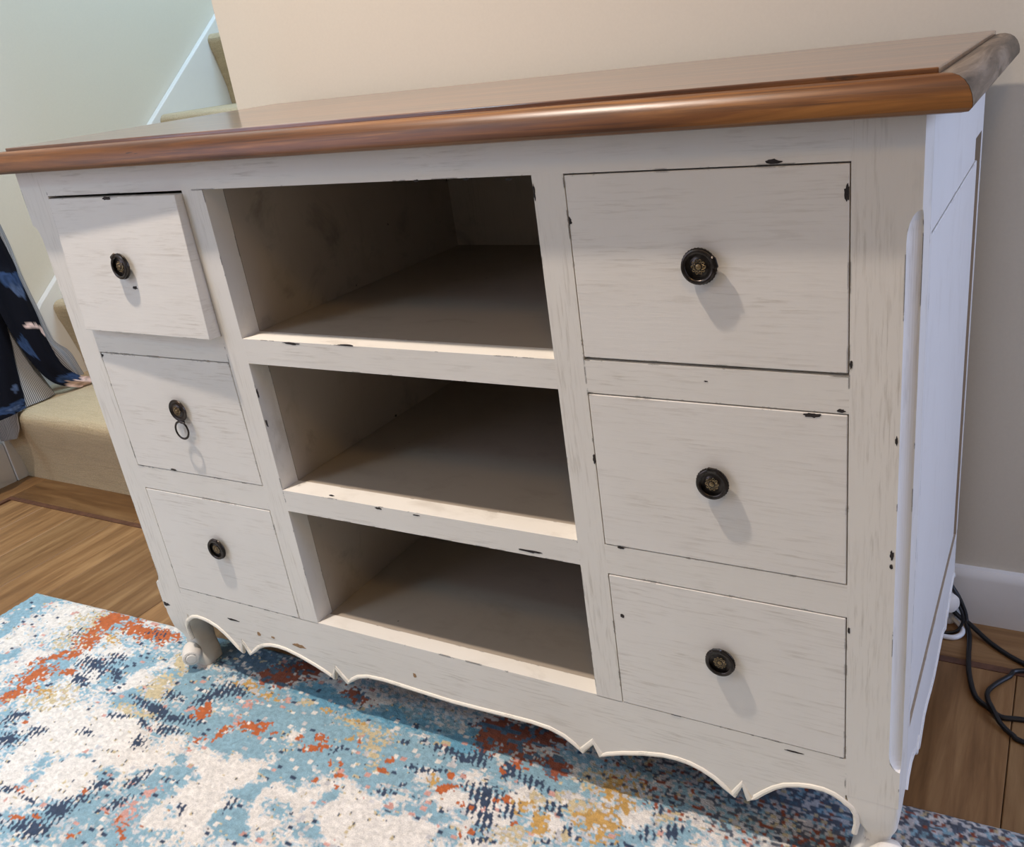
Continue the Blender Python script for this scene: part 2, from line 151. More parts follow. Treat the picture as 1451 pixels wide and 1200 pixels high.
def paint_mat(name, axis, base=(0.79, 0.745, 0.67), dark=(0.40, 0.345, 0.265), wear=1.0, streak=0.48, smudge=0.0):
    """old brushed white paint over dark wood; axis = direction of the brush strokes"""
    t = NT(name)
    sca = {'x': (20, 40, 300), 'z': (300, 40, 20), 'y': (60, 20, 300)}[axis]
    v = t.coords(sca)
    fine = t.noise(v, 1.0, 5, 0.62, 0.25)
    sca2 = {'x': (7, 14, 26), 'z': (26, 14, 7), 'y': (20, 7, 26)}[axis]
    mid = t.noise(t.coords(sca2), 1.0, 4, 0.6, 0.4)
    big = t.noise(t.coords((1, 1, 1)), 5.0, 3, 0.55)
    worn = t.math('MULTIPLY', t.ramp(fine, [(0.50, 0), (0.64, 1)]), t.ramp(mid, [(0.42, 0), (0.66, 1)]))
    c = t.mix(t.math('MULTIPLY', worn, streak), base, dark)
    c = t.mix(t.math('MULTIPLY', t.ramp(big, [(0.35, 0), (0.7, 1)]), 0.22), c, tuple(0.5 * (a + b) for a, b in zip(base, dark)))
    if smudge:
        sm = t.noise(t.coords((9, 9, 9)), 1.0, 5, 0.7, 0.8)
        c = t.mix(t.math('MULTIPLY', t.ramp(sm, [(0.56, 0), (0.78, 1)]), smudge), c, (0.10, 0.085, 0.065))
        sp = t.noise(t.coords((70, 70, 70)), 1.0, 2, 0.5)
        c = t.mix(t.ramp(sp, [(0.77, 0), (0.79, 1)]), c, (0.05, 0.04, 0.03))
    if wear:
        bv = t.n('ShaderNodeBevel', samples=4)
        bv.inputs['Radius'].default_value = 0.0022
        ge = t.n('ShaderNodeNewGeometry')
        dp = t.n('ShaderNodeVectorMath', operation='DOT_PRODUCT')
        t.l(bv.outputs['Normal'], dp.inputs[0])
        t.l(ge.outputs['True Normal'], dp.inputs[1])
        edge = t.math('SUBTRACT', 1.0, dp.outputs['Value'])
        chipn = t.noise(t.coords((1, 1, 1), loc=(3.1, 1.7, 2.2)), 26.0, 5, 0.62)
        chip = t.math('MULTIPLY', t.ramp(edge, [(0.03, 0), (0.10, 1)]), t.ramp(chipn, [(0.555, 0), (0.595, 1)]))
        c = t.mix(t.math('MULTIPLY', chip, wear), c, (0.030, 0.022, 0.018))
    t.set(Base_Color=c, Roughness=0.5)
    t.b.inputs['Specular IOR Level'].default_value = 0.35
    t.bump(t.math('ADD', t.math('MULTIPLY', fine, 0.5), mid), 0.28, 0.0012)
    return t.m

M = {}
M['paint_x'] = paint_mat('white_paint_horizontal', 'x')
M['paint_z'] = paint_mat('white_paint_vertical', 'z')
M['paint_y'] = paint_mat('white_paint_side', 'z', base=(0.79, 0.76, 0.71), dark=(0.62, 0.57, 0.50), wear=0.6, streak=0.3)
M['paint_front'] = paint_mat('white_paint_drawer', 'x', base=(0.80, 0.755, 0.685), dark=(0.42, 0.355, 0.27), streak=0.45)
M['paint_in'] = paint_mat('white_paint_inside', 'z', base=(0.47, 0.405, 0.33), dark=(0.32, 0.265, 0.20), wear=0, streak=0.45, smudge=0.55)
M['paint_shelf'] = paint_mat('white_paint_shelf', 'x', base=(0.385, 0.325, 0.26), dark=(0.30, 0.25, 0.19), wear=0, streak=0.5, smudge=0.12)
M['bead'] = paint_mat('cream_bead_paint', 'x', base=(0.84, 0.78, 0.67), dark=(0.66, 0.57, 0.43), wear=0.9, streak=0.25)
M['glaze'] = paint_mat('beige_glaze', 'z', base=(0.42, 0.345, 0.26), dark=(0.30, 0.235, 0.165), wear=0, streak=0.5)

def wood_top(name, rough, coat, coat_rough, bump, streaky=False, tone=None):
    t = NT(name)
    g = t.noise(t.coords((3.0, 55, 55)), 1.0, 6, 0.62, 0.6)
    g2 = t.noise(t.coords((1.2, 16, 16)), 1.0, 3, 0.5, 0.8)
    c = t.ramp(g, tone or [(0.28, (0.055, 0.019, 0.006)), (0.5, (0.15, 0.055, 0.014)), (0.72, (0.27, 0.11, 0.028))])
    c = t.mix(t.math('MULTIPLY', t.ramp(g2, [(0.5, 0), (0.75, 1)]), 0.45), c, (0.07, 0.026, 0.009))
    k = t.noise(t.coords((14, 60, 90), loc=(2, 1, 5)), 1.0, 4, 0.7, 1.0)
    k2 = t.noise(t.coords((2.4, 2.4, 2.4), loc=(7, 1, 5)), 1.0, 1, 0.5)
    c = t.mix(t.math('MULTIPLY', t.ramp(k, [(0.66, 0), (0.72, 1)]), t.ramp(k2, [(0.5, 0), (0.6, 1)])), c, (0.025, 0.012, 0.007))
    if streaky:
        s1 = t.noise(t.coords((5, 150, 260)), 1.0, 5, 0.65, 0.4)
        c = t.mix(t.math('MULTIPLY', t.ramp(s1, [(0.5, 0), (0.66, 1)]), 0.65), c, (0.05, 0.019, 0.007))
    t.set(Base_Color=c, Roughness=rough)
    t.b.inputs['Specular IOR Level'].default_value = 0.5
    t.b.inputs['Coat Weight'].default_value = coat
    t.b.inputs['Coat Roughness'].default_value = coat_rough
    t.bump(g, bump, 0.0008)
    return t.m
M['wood_top'] = wood_top('stained_tabletop_wood', 0.30, 0.75, 0.12, 0.3, True)
M['wood_edge'] = wood_top('stained_moulding_wood', 0.36, 0.0, 0.20, 0.5, True, [(0.30, (0.050, 0.016, 0.004)), (0.5, (0.165, 0.060, 0.012)), (0.70, (0.31, 0.13, 0.030))])

def wood_end():
    t = NT('weathered_end_wood')
    g = t.noise(t.coords((45, 4, 45)), 1.0, 6, 0.65, 0.8)
    c = t.ramp(g, [(0.36, (0.022, 0.015, 0.011)), (0.52, (0.13, 0.092, 0.062)), (0.68, (0.30, 0.23, 0.165))])
    k = t.noise(t.coords((40, 8, 40), loc=(1, 4, 2)), 1.0, 3, 0.6, 1.4)
    c = t.mix(t.math('MULTIPLY', t.ramp(k, [(0.58, 0), (0.66, 1)]), 0.85), c, (0.03, 0.02, 0.015))
    t.set(Base_Color=c, Roughness=0.42)
    t.b.inputs['Specular IOR Level'].default_value = 0.32
    t.b.inputs['Coat Weight'].default_value = 0.0
    t.b.inputs['Coat Roughness'].default_value = 0.2
    t.bump(g, 0.4, 0.001)
    return t.m
M['wood_end'] = wood_end()

def plank_mat(name, axis, tint=1.0):
    t = NT(name)
    oi = t.n('ShaderNodeObjectInfo')
    off = t.n('ShaderNodeCombineXYZ')
    r10 = t.math('MULTIPLY', oi.outputs['Random'], 31.0)
    t.l(r10, off.inputs[0]); t.l(r10, off.inputs[1]); t.l(r10, off.inputs[2])
    def vec(s):
        tc = t.n('ShaderNodeTexCoord')
        ad = t.n('ShaderNodeVectorMath', operation='ADD')
        t.l(tc.outputs['Object'], ad.inputs[0]); t.l(off.outputs[0], ad.inputs[1])
        mp = t.n('ShaderNodeMapping')
        mp.inputs['Scale'].default_value = s
        t.l(ad.outputs[0], mp.inputs['Vector'])
        return mp.outputs['Vector']
    a = (70, 5, 10) if axis == 'y' else (5, 70, 10)
    b = (16, 2.2, 5) if axis == 'y' else (2.2, 16, 5)
    g = t.noise(vec(a), 1.0, 6, 0.65, 0.5)
    g2 = t.noise(vec(b), 1.0, 4, 0.55, 1.2)
    f = t.math('ADD', t.math('MULTIPLY', g, 0.45), t.math('MULTIPLY', g2, 0.55))
    c = t.ramp(f, [(0.32, (0.12 * tint, 0.057 * tint, 0.021 * tint)), (0.5, (0.23 * tint, 0.120 * tint, 0.047 * tint)), (0.68, (0.36 * tint, 0.21 * tint, 0.09 * tint))])
    var = t.n('ShaderNodeHueSaturation')
    t.l(t.math('ADD', t.math('MULTIPLY', oi.outputs['Random'], 0.5), 0.75), var.inputs['Value'])
    t.l(c, var.inputs['Color'])
    t.set(Base_Color=var.outputs['Color'], Roughness=t.ramp(g, [(0.3, 0.38), (0.7, 0.5)]))
    t.b.inputs['Specular IOR Level'].default_value = 0.35
    t.bump(g, 0.15, 0.0008)
    return t.m
M['plank_y'] = plank_mat('oak_plank', 'y')
M['plank_x'] = plank_mat('oak_border_plank', 'x', 0.92)

def plain(name, col, rough=0.6, bscale=0, bstr=0.1, var=0.0, spec=0.4, metallic=0.0, bd=0.001):
    t = NT(name)
    c = col
    if bscale:
        nz = t.noise(t.coords(), bscale, 4, 0.6)
        if var:
            c = t.ramp(nz, [(0.3, tuple(x * (1 - var) for x in col)), (0.7, tuple(min(1, x * (1 + var)) for x in col))])
        t.bump(nz, bstr, bd)
    t.set(Base_Color=c, Roughness=rough, Metallic=metallic)
    t.b.inputs['Specular IOR Level'].default_value = spec
    return t.m
M['wall'] = plain('cream_wall_paint', (0.66, 0.605, 0.50), 0.75, 240, 0.05, 0.015, 0.25)
M['ceiling'] = plain('white_ceiling_paint', (0.80, 0.78, 0.74), 0.8, 60, 0.03, 0.01)
M['trim'] = plain('white_gloss_trim', (0.74, 0.715, 0.67), 0.35, 30, 0.02, 0.01)
M['inlay'] = plain('walnut_inlay', (0.115, 0.052, 0.030), 0.45, 60, 0.1, 0.3)
M['subfloor'] = plain('floor_gap', (0.05, 0.025, 0.012), 0.8, 60, 0.1, 0.2)
M['chip'] = plain('bare_dark_wood', (0.028, 0.021, 0.018), 0.8, 300, 0.4, 0.5)
M['chip_tan'] = plain('bare_tan_wood', (0.33, 0.20, 0.10), 0.8, 300, 0.4, 0.3)
M['bronze'] = plain('dark_bronze', (0.055, 0.046, 0.040), 0.30, 160, 0.1, 0.4, 0.5, 0.9)
M['brass'] = plain('aged_brass', (0.26, 0.185, 0.095), 0.38, 300, 0.2, 0.4, 0.5, 0.9)
M['cable'] = plain('black_rubber', (0.012, 0.012, 0.013), 0.42, 80, 0.03, 0.1)
M['white_plastic'] = plain('white_plastic', (0.76, 0.75, 0.73), 0.35, 80, 0.02, 0.02)
M['hook'] = plain('black_iron', (0.03, 0.03, 0.03), 0.4, 80, 0.05, 0.1, 0.5, 0.8)

def carpet():
    t = NT('beige_stair_carpet')
    n1 = t.noise(t.coords((1, 1, 1)), 420, 3, 0.6)
    rib = t.noise(t.coords((14, 150, 150)), 1.0, 3, 0.55, 0.3)
    big = t.noise(t.coords((1, 1, 1)), 9, 3, 0.5)
    c = t.ramp(n1, [(0.3, (0.37, 0.275, 0.15)), (0.7, (0.60, 0.475, 0.29))])
    c = t.mix(t.math('MULTIPLY', t.ramp(rib, [(0.48, 0), (0.7, 1)]), 0.30), c, (0.29, 0.205, 0.11))
    c = t.mix(t.math('MULTIPLY', t.ramp(big, [(0.4, 0), (0.7, 1)]), 0.2), c, (0.58, 0.49, 0.32))
    t.set(Base_Color=c, Roughness=0.95)
    t.b.inputs['Specular IOR Level'].default_value = 0.1
    t.b.inputs['Sheen Weight'].default_value = 0.3
    t.bump(t.math('ADD', n1, t.math('MULTIPLY', rib, 0.7)), 0.6, 0.003)
    return t.m
M['carpet'] = carpet()

def attr_mat(name, rough=0.9, bscale=600, bstr=0.4, sheen=0.2, stripes=None):
    t = NT(name)
    at = t.n('ShaderNodeAttribute', attribute_name='Col')
    nz = t.noise(t.coords(), bscale, 3, 0.6)
    c = t.mix(0.45, at.outputs['Color'], t.ramp(nz, [(0.3, 0.45), (0.7, 1.0)]), 'MULTIPLY')
    t.set(Base_Color=c, Roughness=rough)
    t.b.inputs['Specular IOR Level'].default_value = 0.12
    t.b.inputs['Sheen Weight'].default_value = sheen
    t.bump(nz, bstr, 0.002)
    return t.m
M['rug'] = attr_mat('abstract_rug_pile', 0.95, 520, 0.7, 0.15)
M['cloth'] = attr_mat('dark_floral_cloth', 0.8, 900, 0.15, 0.0)

# ------------------------------------------------------------------ mesh helpers
def mesh_obj(name, verts, faces, mat, parent=None, smooth=False, bevel=0.0, seg=2, auto=None):
    me = bpy.data.meshes.new(name)
    me.from_pydata([tuple(map(float, v)) for v in verts], [], faces)
    me.update()
    o = bpy.data.objects.new(name, me)
    COL.objects.link(o)
    bm = bmesh.new()
    bm.from_mesh(me)
    bmesh.ops.recalc_face_normals(bm, faces=bm.faces)
    if bevel:
        es = [e for e in bm.edges if len(e.link_faces) == 2 and e.calc_face_angle(0) > 0.5]
        bmesh.ops.bevel(bm, geom=es, offset=bevel, segments=seg, affect='EDGES', profile=0.5)
    for e in bm.edges:
        e.smooth = not (len(e.link_faces) == 2 and e.calc_face_angle(0) > 0.6)
    for f in bm.faces:
        f.smooth = smooth
    bm.to_mesh(me)
    bm.free()
    me.materials.append(mat)
    if parent is not None:
        o.parent = parent
        o.matrix_parent_inverse = world_of(parent).inverted()
    return o

def world_of(o):
    m = o.matrix_basis.copy()
    if o.parent is not None:
        m = world_of(o.parent) @ o.matrix_parent_inverse @ m
    return m

class MB:
    def __init__(self):
        self.v, self.f = [], []
    def add(self, vs, fs):
        k = len(self.v)
        self.v += [tuple(v) for v in vs]
        self.f += [tuple(i + k for i in f) for f in fs]
        return self
    def box(self, x0, x1, y0, y1, z0, z1):
        return self.add([(x0, y0, z0), (x1, y0, z0), (x1, y1, z0), (x0, y1, z0), (x0, y0, z1), (x1, y0, z1), (x1, y1, z1), (x0, y1, z1)],
                        [(0, 3, 2, 1), (4, 5, 6, 7), (0, 1, 5, 4), (1, 2, 6, 5), (2, 3, 7, 6), (3, 0, 4, 7)])
    def prism(self, poly, axis, a, b):
        """extrude a closed 2-D polygon along an axis"""
        n = len(poly)
        def P(u, w, t):
            return {'x': (t, u, w), 'y': (u, t, w), 'z': (u, w, t)}[axis]
        vs = [P(u, w, a) for u, w in poly] + [P(u, w, b) for u, w in poly]
        fs = [tuple(range(n)), tuple(range(2 * n - 1, n - 1, -1))]
        fs += [(i, (i + 1) % n, n + (i + 1) % n, n + i) for i in range(n)]
        return self.add(vs, fs)
    def loft(self, rings, cap=True, closed=True):
        n = len(rings[0])
        vs = [p for r in rings for p in r]
        fs = []
        for k in range(len(rings) - 1):
            for i in range(n if closed else n - 1):
                j = (i + 1) % n
                fs.append((k * n + i, k * n + j, (k + 1) * n + j, (k + 1) * n + i))
        if cap:
            fs.append(tuple(range(n - 1, -1, -1)))
            fs.append(tuple((len(rings) - 1) * n + i for i in range(n)))
        return self.add(vs, fs)
    def tube(self, pts, r, n=10, closed=False, cap=True):
        pts = [Vector(p) for p in pts]
        rings = []
        m = len(pts)
        up = None
        for i, p in enumerate(pts):
            if closed:
                t = pts[(i + 1) % m] - pts[(i - 1) % m]
            else:
                t = pts[min(i + 1, m - 1)] - pts[max(i - 1, 0)]
            t.normalize()
            if up is None:
                up = t.orthogonal().normalized()
            up = (up - t * up.dot(t)).normalized()
            w = t.cross(up)
            rr = r[i] if isinstance(r, (list, tuple)) else r
            rings.append([tuple(p + (up * math.cos(a) + w * math.sin(a)) * rr) for a in [2 * PI * k / n for k in range(n)]])
        if closed:
            rings.append(rings[0])
            return self.loft(rings, cap=False)
        return self.loft(rings, cap=cap)
    def obj(self, name, mat, parent=None, **kw):
        return mesh_obj(name, self.v, self.f, mat, parent, **kw)

def catmull(pts, k=8):
    P = [Vector(p) for p in pts]
    P = [2 * P[0] - P[1]] + P + [2 * P[-1] - P[-2]]
    out = []
    for i in range(1, len(P) - 2):
        for s in range(k):
            t = s / k
            a, b, c, d = P[i - 1], P[i], P[i + 1], P[i + 2]
            out.append(0.5 * ((2 * b) + (c - a) * t + (2 * a - 5 * b + 4 * c - d) * t * t + (3 * b - a - 3 * c + d) * t ** 3))
    out.append(P[-2])
    return out

def empty(name, loc, label=None, cat=None, group=None):
    o = bpy.data.objects.new(name, None)
    COL.objects.link(o)
    o.location = loc
    o.empty_display_size = 0.1
    if label:
        o['label'] = label
        o['category'] = cat
    if group:
        o['group'] = group
    return o

def tag(o, label, cat, group=None):
    o['label'] = label
    o['category'] = cat
    if group:
        o['group'] = group
    return o

def struct(o, label=None):
    o['kind'] = 'structure'
    if label:
        o['label'] = label
    return o

# ------------------------------------------------------------------ room shell
XL = -1.176          # face of the left wall
YB = 0.5365          # face of the back wall
XE = -0.190          # left end of the back wall
CEIL = 2.36
XR_, YF = 3.45, -3.2

struct(MB().box(XL - 0.1, XR_ + 0.1, YF - 0.1, 3.6, -0.06, -0.010).obj('floor', M['subfloor']), 'oak plank floor with a dark inlay strip')
floor = bpy.data.objects['floor']
struct(MB().box(XE, XR_ + 0.1, YB, YB + 0.10, -0.01, CEIL).obj('wall_back', M['wall']), 'cream painted wall behind the sideboard')
w = MB()
w.box(XL - 0.1, XL, -1.05, 3.6, -0.01, 4.4)
w.box(XL - 0.1, XL, YF, -2.25, -0.01, CEIL)
w.box(XL - 0.1, XL, -2.25, -1.05, 2.15, CEIL)
struct(w.obj('wall_left', M['wall']), 'cream painted wall along the staircase')
w = MB()
w.box(XE, XE + 0.1, YB + 0.10, 3.6, -0.01, 4.4)
w.box(XL, XE + 0.1, 3.5, 3.6, -0.01, 4.4)
struct(w.obj('wall_stairwell', M['wall']), 'inner wall of the stairwell')
w = MB()
w.box(XR_, XR_ + 0.1, YF, -0.55, -0.01, CEIL)
w.box(XR_, XR_ + 0.1, 0.50, YB, -0.01, CEIL)
w.box(XR_, XR_ + 0.1, -0.55, 0.50, -0.01, 0.65)
w.box(XR_, XR_ + 0.1, -0.55, 0.50, 2.05, CEIL)
struct(w.obj('wall_right', M['wall']), 'cream painted wall with the window')
struct(MB().box(XL - 0.1, XR_ + 0.1, YF - 0.1, YF, -0.01, CEIL).obj('wall_front', M['wall']), 'cream painted wall behind the camera')
w = MB()
w.box(XL - 0.1, XR_ + 0.1, YF - 0.1, YB + 0.1, CEIL, CEIL + 0.08)
struct(w.obj('ceiling', M['ceiling']), 'plain white ceiling')
# window frame in the right wall
w = MB()
for (a, b, c, d) in ((-0.55, -0.49, 0.65, 2.05), (0.44, 0.50, 0.65, 2.05), (-0.49, 0.44, 0.65, 0.71), (-0.49, 0.44, 1.99, 2.05), (-0.05, 0.0, 0.71, 1.99)):
    w.box(XR_ + 0.02, XR_ + 0.07, a, b, c, d)
struct(w.obj('window_1', M['trim']), 'white window frame')

# skirting board with a rounded top
def skirt_poly(y, s):
    return [(y, 0.0), (y - s * 0.015, 0.0), (y - s * 0.015, 0.078), (y - s * 0.013, 0.086), (y - s * 0.008, 0.0915), (y, 0.093)]
struct(MB().prism(skirt_poly(YB, 1), 'x', XE, XR_).obj('baseboard_back', M['trim'], smooth=True), 'white skirting board along the back wall')
b = MB()
b.prism([(XL, 0.0), (XL + 0.015, 0.0), (XL + 0.015, 0.10), (XL + 0.012, 0.108), (XL, 0.112)], 'y', -1.05, 0.40)
struct(b.obj('baseboard_left', M['trim'], smooth=True), 'white skirting board on the left wall')

# ------------------------------------------------------------------ floor: planks and inlay strips, parts of the floor
YI_R, YI_L, XI = 0.415, 0.322, -1.070      # front edges of the inlay strips
def plank(x0, x1, y0, y1, mat, name='plank'):
    g = 0.0005
    vs = []
    b = 0.0012
    for (z, i) in ((-0.010, 0), (-b, 0), (0.0, b)):
        vs.append([(x0 + g + i, y0 + g + i, z), (x1 - g - i, y0 + g + i, z), (x1 - g - i, y1 - g - i, z), (x0 + g + i, y1 - g - i, z)])
    return MB().loft(vs).obj(name, mat, floor)
pw = 0.132
x = 1.184 - 18 * pw
k = 0
while x < 2.5:
    x0, x1 = max(x, XI), x + pw
    if x1 > XI + 0.01:
        top = YI_L if x0 < -0.15 else YI_R
        y = top
        first = rng.uniform(0.35, 0.95)
        L = first
        while y > -1.3:
            plank(x0, x1, max(y - L, -1.45), y, M['plank_y'])
            y -= L
            L = 0.92
    x += pw
# border along the back wall / stair foot, and along the left wall
st = 0.013
MB().box(XI, -0.15, YI_L, YI_L + st, -0.01, 0.0).obj('inlay_strip', M['inlay'], floor)
MB().box(-0.15, 2.5, YI_R, YI_R + st, -0.01, 0.0).obj('inlay_strip', M['inlay'], floor)
MB().box(XI - st, XI, -1.45, YI_L + st, -0.01, 0.0).obj('inlay_strip', M['inlay'], floor)
for a, b_ in ((XI - st, -0.62), (-0.62, -0.15)):
    plank(a, b_, YI_L + st, 0.445, M['plank_x'])
for a, b_ in ((-0.15, 0.6), (0.6, 1.48), (1.48, 2.5)):
    plank(a, b_, YI_R + st, 0.535, M['plank_x'])
for a, b_ in ((-1.45, -0.5), (-0.5, 0.445)):
    plank(XL, XI - st, a, b_, M['plank_y'])

# ------------------------------------------------------------------ staircase
stairs = empty('staircase', (-0.68, 0.45, 0), 'beige carpeted staircase rising away along the left wall', 'staircase')
RISE = [0.203, 0.410, 0.617, 0.822, 1.026, 1.230, 1.434, 1.638]
NOSE = [0.398, 0.645, 0.892, 1.139, 1.388, 1.638, 1.888, 2.138]
XS0, XS1 = XL + 0.021, XE - 0.002
for i, (z1, yn) in enumerate(zip(RISE, NOSE)):
    z0 = RISE[i - 1] if i else 0.0
    ynext = NOSE[i + 1] + 0.040 if i + 1 < len(NOSE) else yn + 0.32
    r = 0.021
    prof = [(yn + 0.034, z0), (yn + 0.031, z0 + 0.05), (yn + 0.020, z0 + 0.10), (yn + 0.010, z0 + 0.14), (yn + 0.003, z0 + 0.163)]
    for a in (200, 175, 150, 125, 105, 90):
        prof.append((yn + r + r * math.cos(math.radians(a)), z1 - r + r * math.sin(math.radians(a))))
    prof += [(yn + 0.12, z1), (ynext, z1), (ynext, z1 - 0.03), (yn + 0.06, z0 - 0.0 if i == 0 else z0)]
    rings = []
    for xx in [XS0 + 0.0] + [XS0 + (XS1 - XS0) * q / 10 for q in range(1, 11)]:
        rings.append([(xx, py, pz) for py, pz in prof])
    MB().loft(rings).obj('step', M['carpet'], stairs, smooth=True)
# stringer board against the left wall: upper edge parallel to the pitch, plumb front end
def sz(y):
    return 0.805 + 0.799 * (y - 1.109)
pl = [(0.402, 0.0), (0.402, 0.112), (0.47, 0.235), (0.53, 0.325), (0.62, sz(0.62)), (2.6, sz(2.6)), (2.6, sz(2.6) - 0.42), (0.8, 0.0)]
o = MB().prism(pl, 'x', XL + 0.0005, XL + 0.020).obj('stringer', M['trim'], stairs, bevel=0.002)
o['label'] = 'white painted stringer board'

# ------------------------------------------------------------------ rug
def build_rug():
    th = math.radians(2.2)
    cx, cy = -0.548, 0.057            # far left corner
    ex = np.array([math.cos(th), math.sin(th)])
    ey = np.array([math.sin(th), -math.cos(th)])
    LX, LY, step = 2.10, 1.35, 0.0024
    us = np.concatenate([np.arange(0, LX, step), [LX]])
    vs = np.concatenate([np.arange(0, 0.66, step), np.arange(0.665, LY, 0.0052), [LY]])
    U, V = np.meshgrid(us, vs, indexing='ij')
    g = np.random.default_rng(5)
    def vnoise(scale_u, scale_v, seed):
        r = np.random.default_rng(seed)
        nu, nv = int(LX / scale_u) + 4, int(LY / scale_v) + 4
        T = r.random((nu, nv))
        a, b = U / scale_u, V / scale_v
        i, j = a.astype(int), b.astype(int)
        fa, fb = a - i, b - j
        fa, fb = fa * fa * (3 - 2 * fa), fb * fb * (3 - 2 * fb)
        return (T[i, j] * (1 - fa) * (1 - fb) + T[i + 1, j] * fa * (1 - fb) + T[i, j + 1] * (1 - fa) * fb + T[i + 1, j + 1] * fa * fb)
    def cell(su, sv, seed):
        r = np.random.default_rng(seed)
        T = r.random((int(LX / su) + 4, int(LY / sv) + 4))
        jj = (V / sv).astype(int)
        return T[((U / su) + 0.5 * (jj % 2)).astype(int), jj]
    def fbm(s, seed, o=4):
        t = 0; n = 0
        for k in range(o):
            t = t + vnoise(s / 2 ** k, s / 2 ** k, seed + k) * 0.5 ** k
            n += 0.5 ** k
        return t / n
    X = cx + U * ex[0] + V * ey[0]
    Y = cy + U * ex[1] + V * ey[1]
    wob = (fbm(0.034, 100) - 0.5) * 1.7, (fbm(0.034, 140) - 0.5) * 1.7
    fleck = 0.72 * cell(0.0052, 0.0036, 1) + 0.28 * vnoise(0.014, 0.006, 2)
    fleck2 = 0.72 * cell(0.0048, 0.0037, 11) + 0.28 * vnoise(0.016, 0.006, 12)
    fleck3 = 0.72 * cell(0.0050, 0.0037, 21) + 0.28 * vnoise(0.016, 0.006, 22)
    big = fbm(0.13, 31, 5)
    pal = dict(C=(0.83, 0.775, 0.70), B=(0.27, 0.435, 0.51), L=(0.56, 0.62, 0.645), N=(0.045, 0.068, 0.115), O=(0.52, 0.135, 0.040),
               M=(0.60, 0.36, 0.11), Y=(0.62, 0.51, 0.31), P=(0.66, 0.36, 0.30), G=(0.60, 0.58, 0.57), R=(0.33, 0.095, 0.050),
               D=(0.11, 0.18, 0.25), K=(0.11, 0.125, 0.155), T=(0.15, 0.36, 0.49))
    pal = {k: np.array(v) for k, v in pal.items()}
    W = {}
    for k, bx, by, m0, m1, m2, m3, s in RUG:
        dx, dy = X - bx, Y - by
        d = np.hypot(m0 * dx + m1 * dy + wob[0], m2 * dx + m3 * dy + wob[1])
        wgt = s * np.clip(1.55 - d, 0, 1.25)
        W[k] = np.maximum(W.get(k, 0), wgt)
    col = np.zeros(U.shape + (3,))
    col[:] = pal['C']
    def put(mask, key):
        col[mask] = pal[key]
    Wb = np.maximum(W['B'], np.maximum(W['T'], W['D']))
    coolf = Wb - 0.95 * W['C'] + (big - 0.5) * 1.3 + (fbm(0.030, 201) - 0.5) * 1.5 + (fleck - 0.5) * 1.15
    put(coolf > -0.05, 'L')
    put(coolf > 0.16, 'B')
    put((W['T'] + (fleck2 - 0.5) > 0.55) & (coolf > 0.1), 'T')
    put((W['D'] + (fleck2 - 0.5) > 0.5), 'D')
    # scattered specks away from the plain cream fields
    act = np.clip(1.0 - W['C'], 0, 1)
    put((cell(0.0075, 0.006, 41) > 0.972 + 0.02 * (1 - act)) & (act > 0.2), 'G')
    put((cell(0.009, 0.006, 43) > 0.984) & (act > 0.35), 'P')
    put((cell(0.008, 0.005, 45) > 0.981) & (act > 0.35), 'N')
    put((cell(0.008, 0.006, 47) > 0.965) & (coolf > 0.1), 'C')
    put(W['Y'] + (fleck2 - 0.5) * 1.7 > 0.66, 'Y')
    put(W['M'] + (fleck3 - 0.5) * 1.6 > 0.74, 'M')
    put((W['Y'] + W['M'] > 0.5) & (cell(0.007, 0.005, 49) > 0.86), 'G')
    put(W['P'] + (fleck2 - 0.5) * 1.5 > 0.80, 'P')
    put(W['R'] + (fleck - 0.5) * 1.1 > 0.55, 'R')
    put((W['R'] > 0.5) & (cell(0.008, 0.006, 53) > 0.72), 'D')
    put(W['O'] + (fleck3 - 0.5) * 1.5 > 0.70, 'O')
    hatch = np.sin(2 * np.pi * (U * 0.97 - V * 0.35) / 0.0088)
    put(W['N'] + (fleck2 - 0.5) * 1.2 + 0.42 * hatch > 0.86, 'N')
    # under the sideboard towards the right: greyed, busy field
    far = np.clip((X - 0.62) / 0.3, 0, 1) * np.clip((Y + 0.03) / 0.06, 0, 1)
    put((far > 0.3) & (cell(0.0052, 0.0038, 55) < 0.55 * far), 'G')
    put((far > 0.3) & (cell(0.0052, 0.0038, 56) > 1 - 0.42 * far), 'K')
    put((far > 0.3) & (cell(0.0055, 0.004, 57) > 0.93), 'R')
    put((far > 0.3) & (cell(0.0055, 0.004, 58) > 0.93), 'B')
    put((far > 0.3) & (cell(0.0055, 0.004, 59) > 0.94), 'Y')
    # pale blue woven binding along the left edge
    put((U < 0.012 + 0.004 * vnoise(0.02, 0.02, 61)), 'B')
    col *= (0.80 + 0.22 * cell(0.0052, 0.0036, 1) + 0.22 * vnoise(0.0048, 0.0038, 71))[..., None]
    H = 0.0075 + 0.0022 * vnoise(0.0065, 0.005, 81) + 0.0015 * (big - 0.5)
    edge = np.minimum(np.minimum(U, LX - U), np.minimum(V, LY - V))
    H = H * np.clip(0.45 + edge / 0.012, 0, 1)
    curl = 0.010 * np.clip(1 - U / 0.25, 0, 1) ** 2
    nu, nv = U.shape
    P = np.stack([X, Y, H], -1).reshape(-1, 3)
    idx = np.arange(nu * nv).reshape(nu, nv)
    q = np.stack([idx[:-1, :-1], idx[:-1, 1:], idx[1:, 1:], idx[1:, :-1]], -1).reshape(-1, 4)
    # skirt to the floor
    ring = np.concatenate([idx[:, 0], idx[-1, 1:], idx[-2::-1, -1], idx[0, -2:0:-1]])
    low = P[ring].copy(); low[:, 2] = 0.0005
    base = len(P)
    P = np.concatenate([P, low])
    n = len(ring)
    sk = np.stack([ring, np.roll(ring, -1), base + (np.arange(n) + 1) % n, base + np.arange(n)], -1)
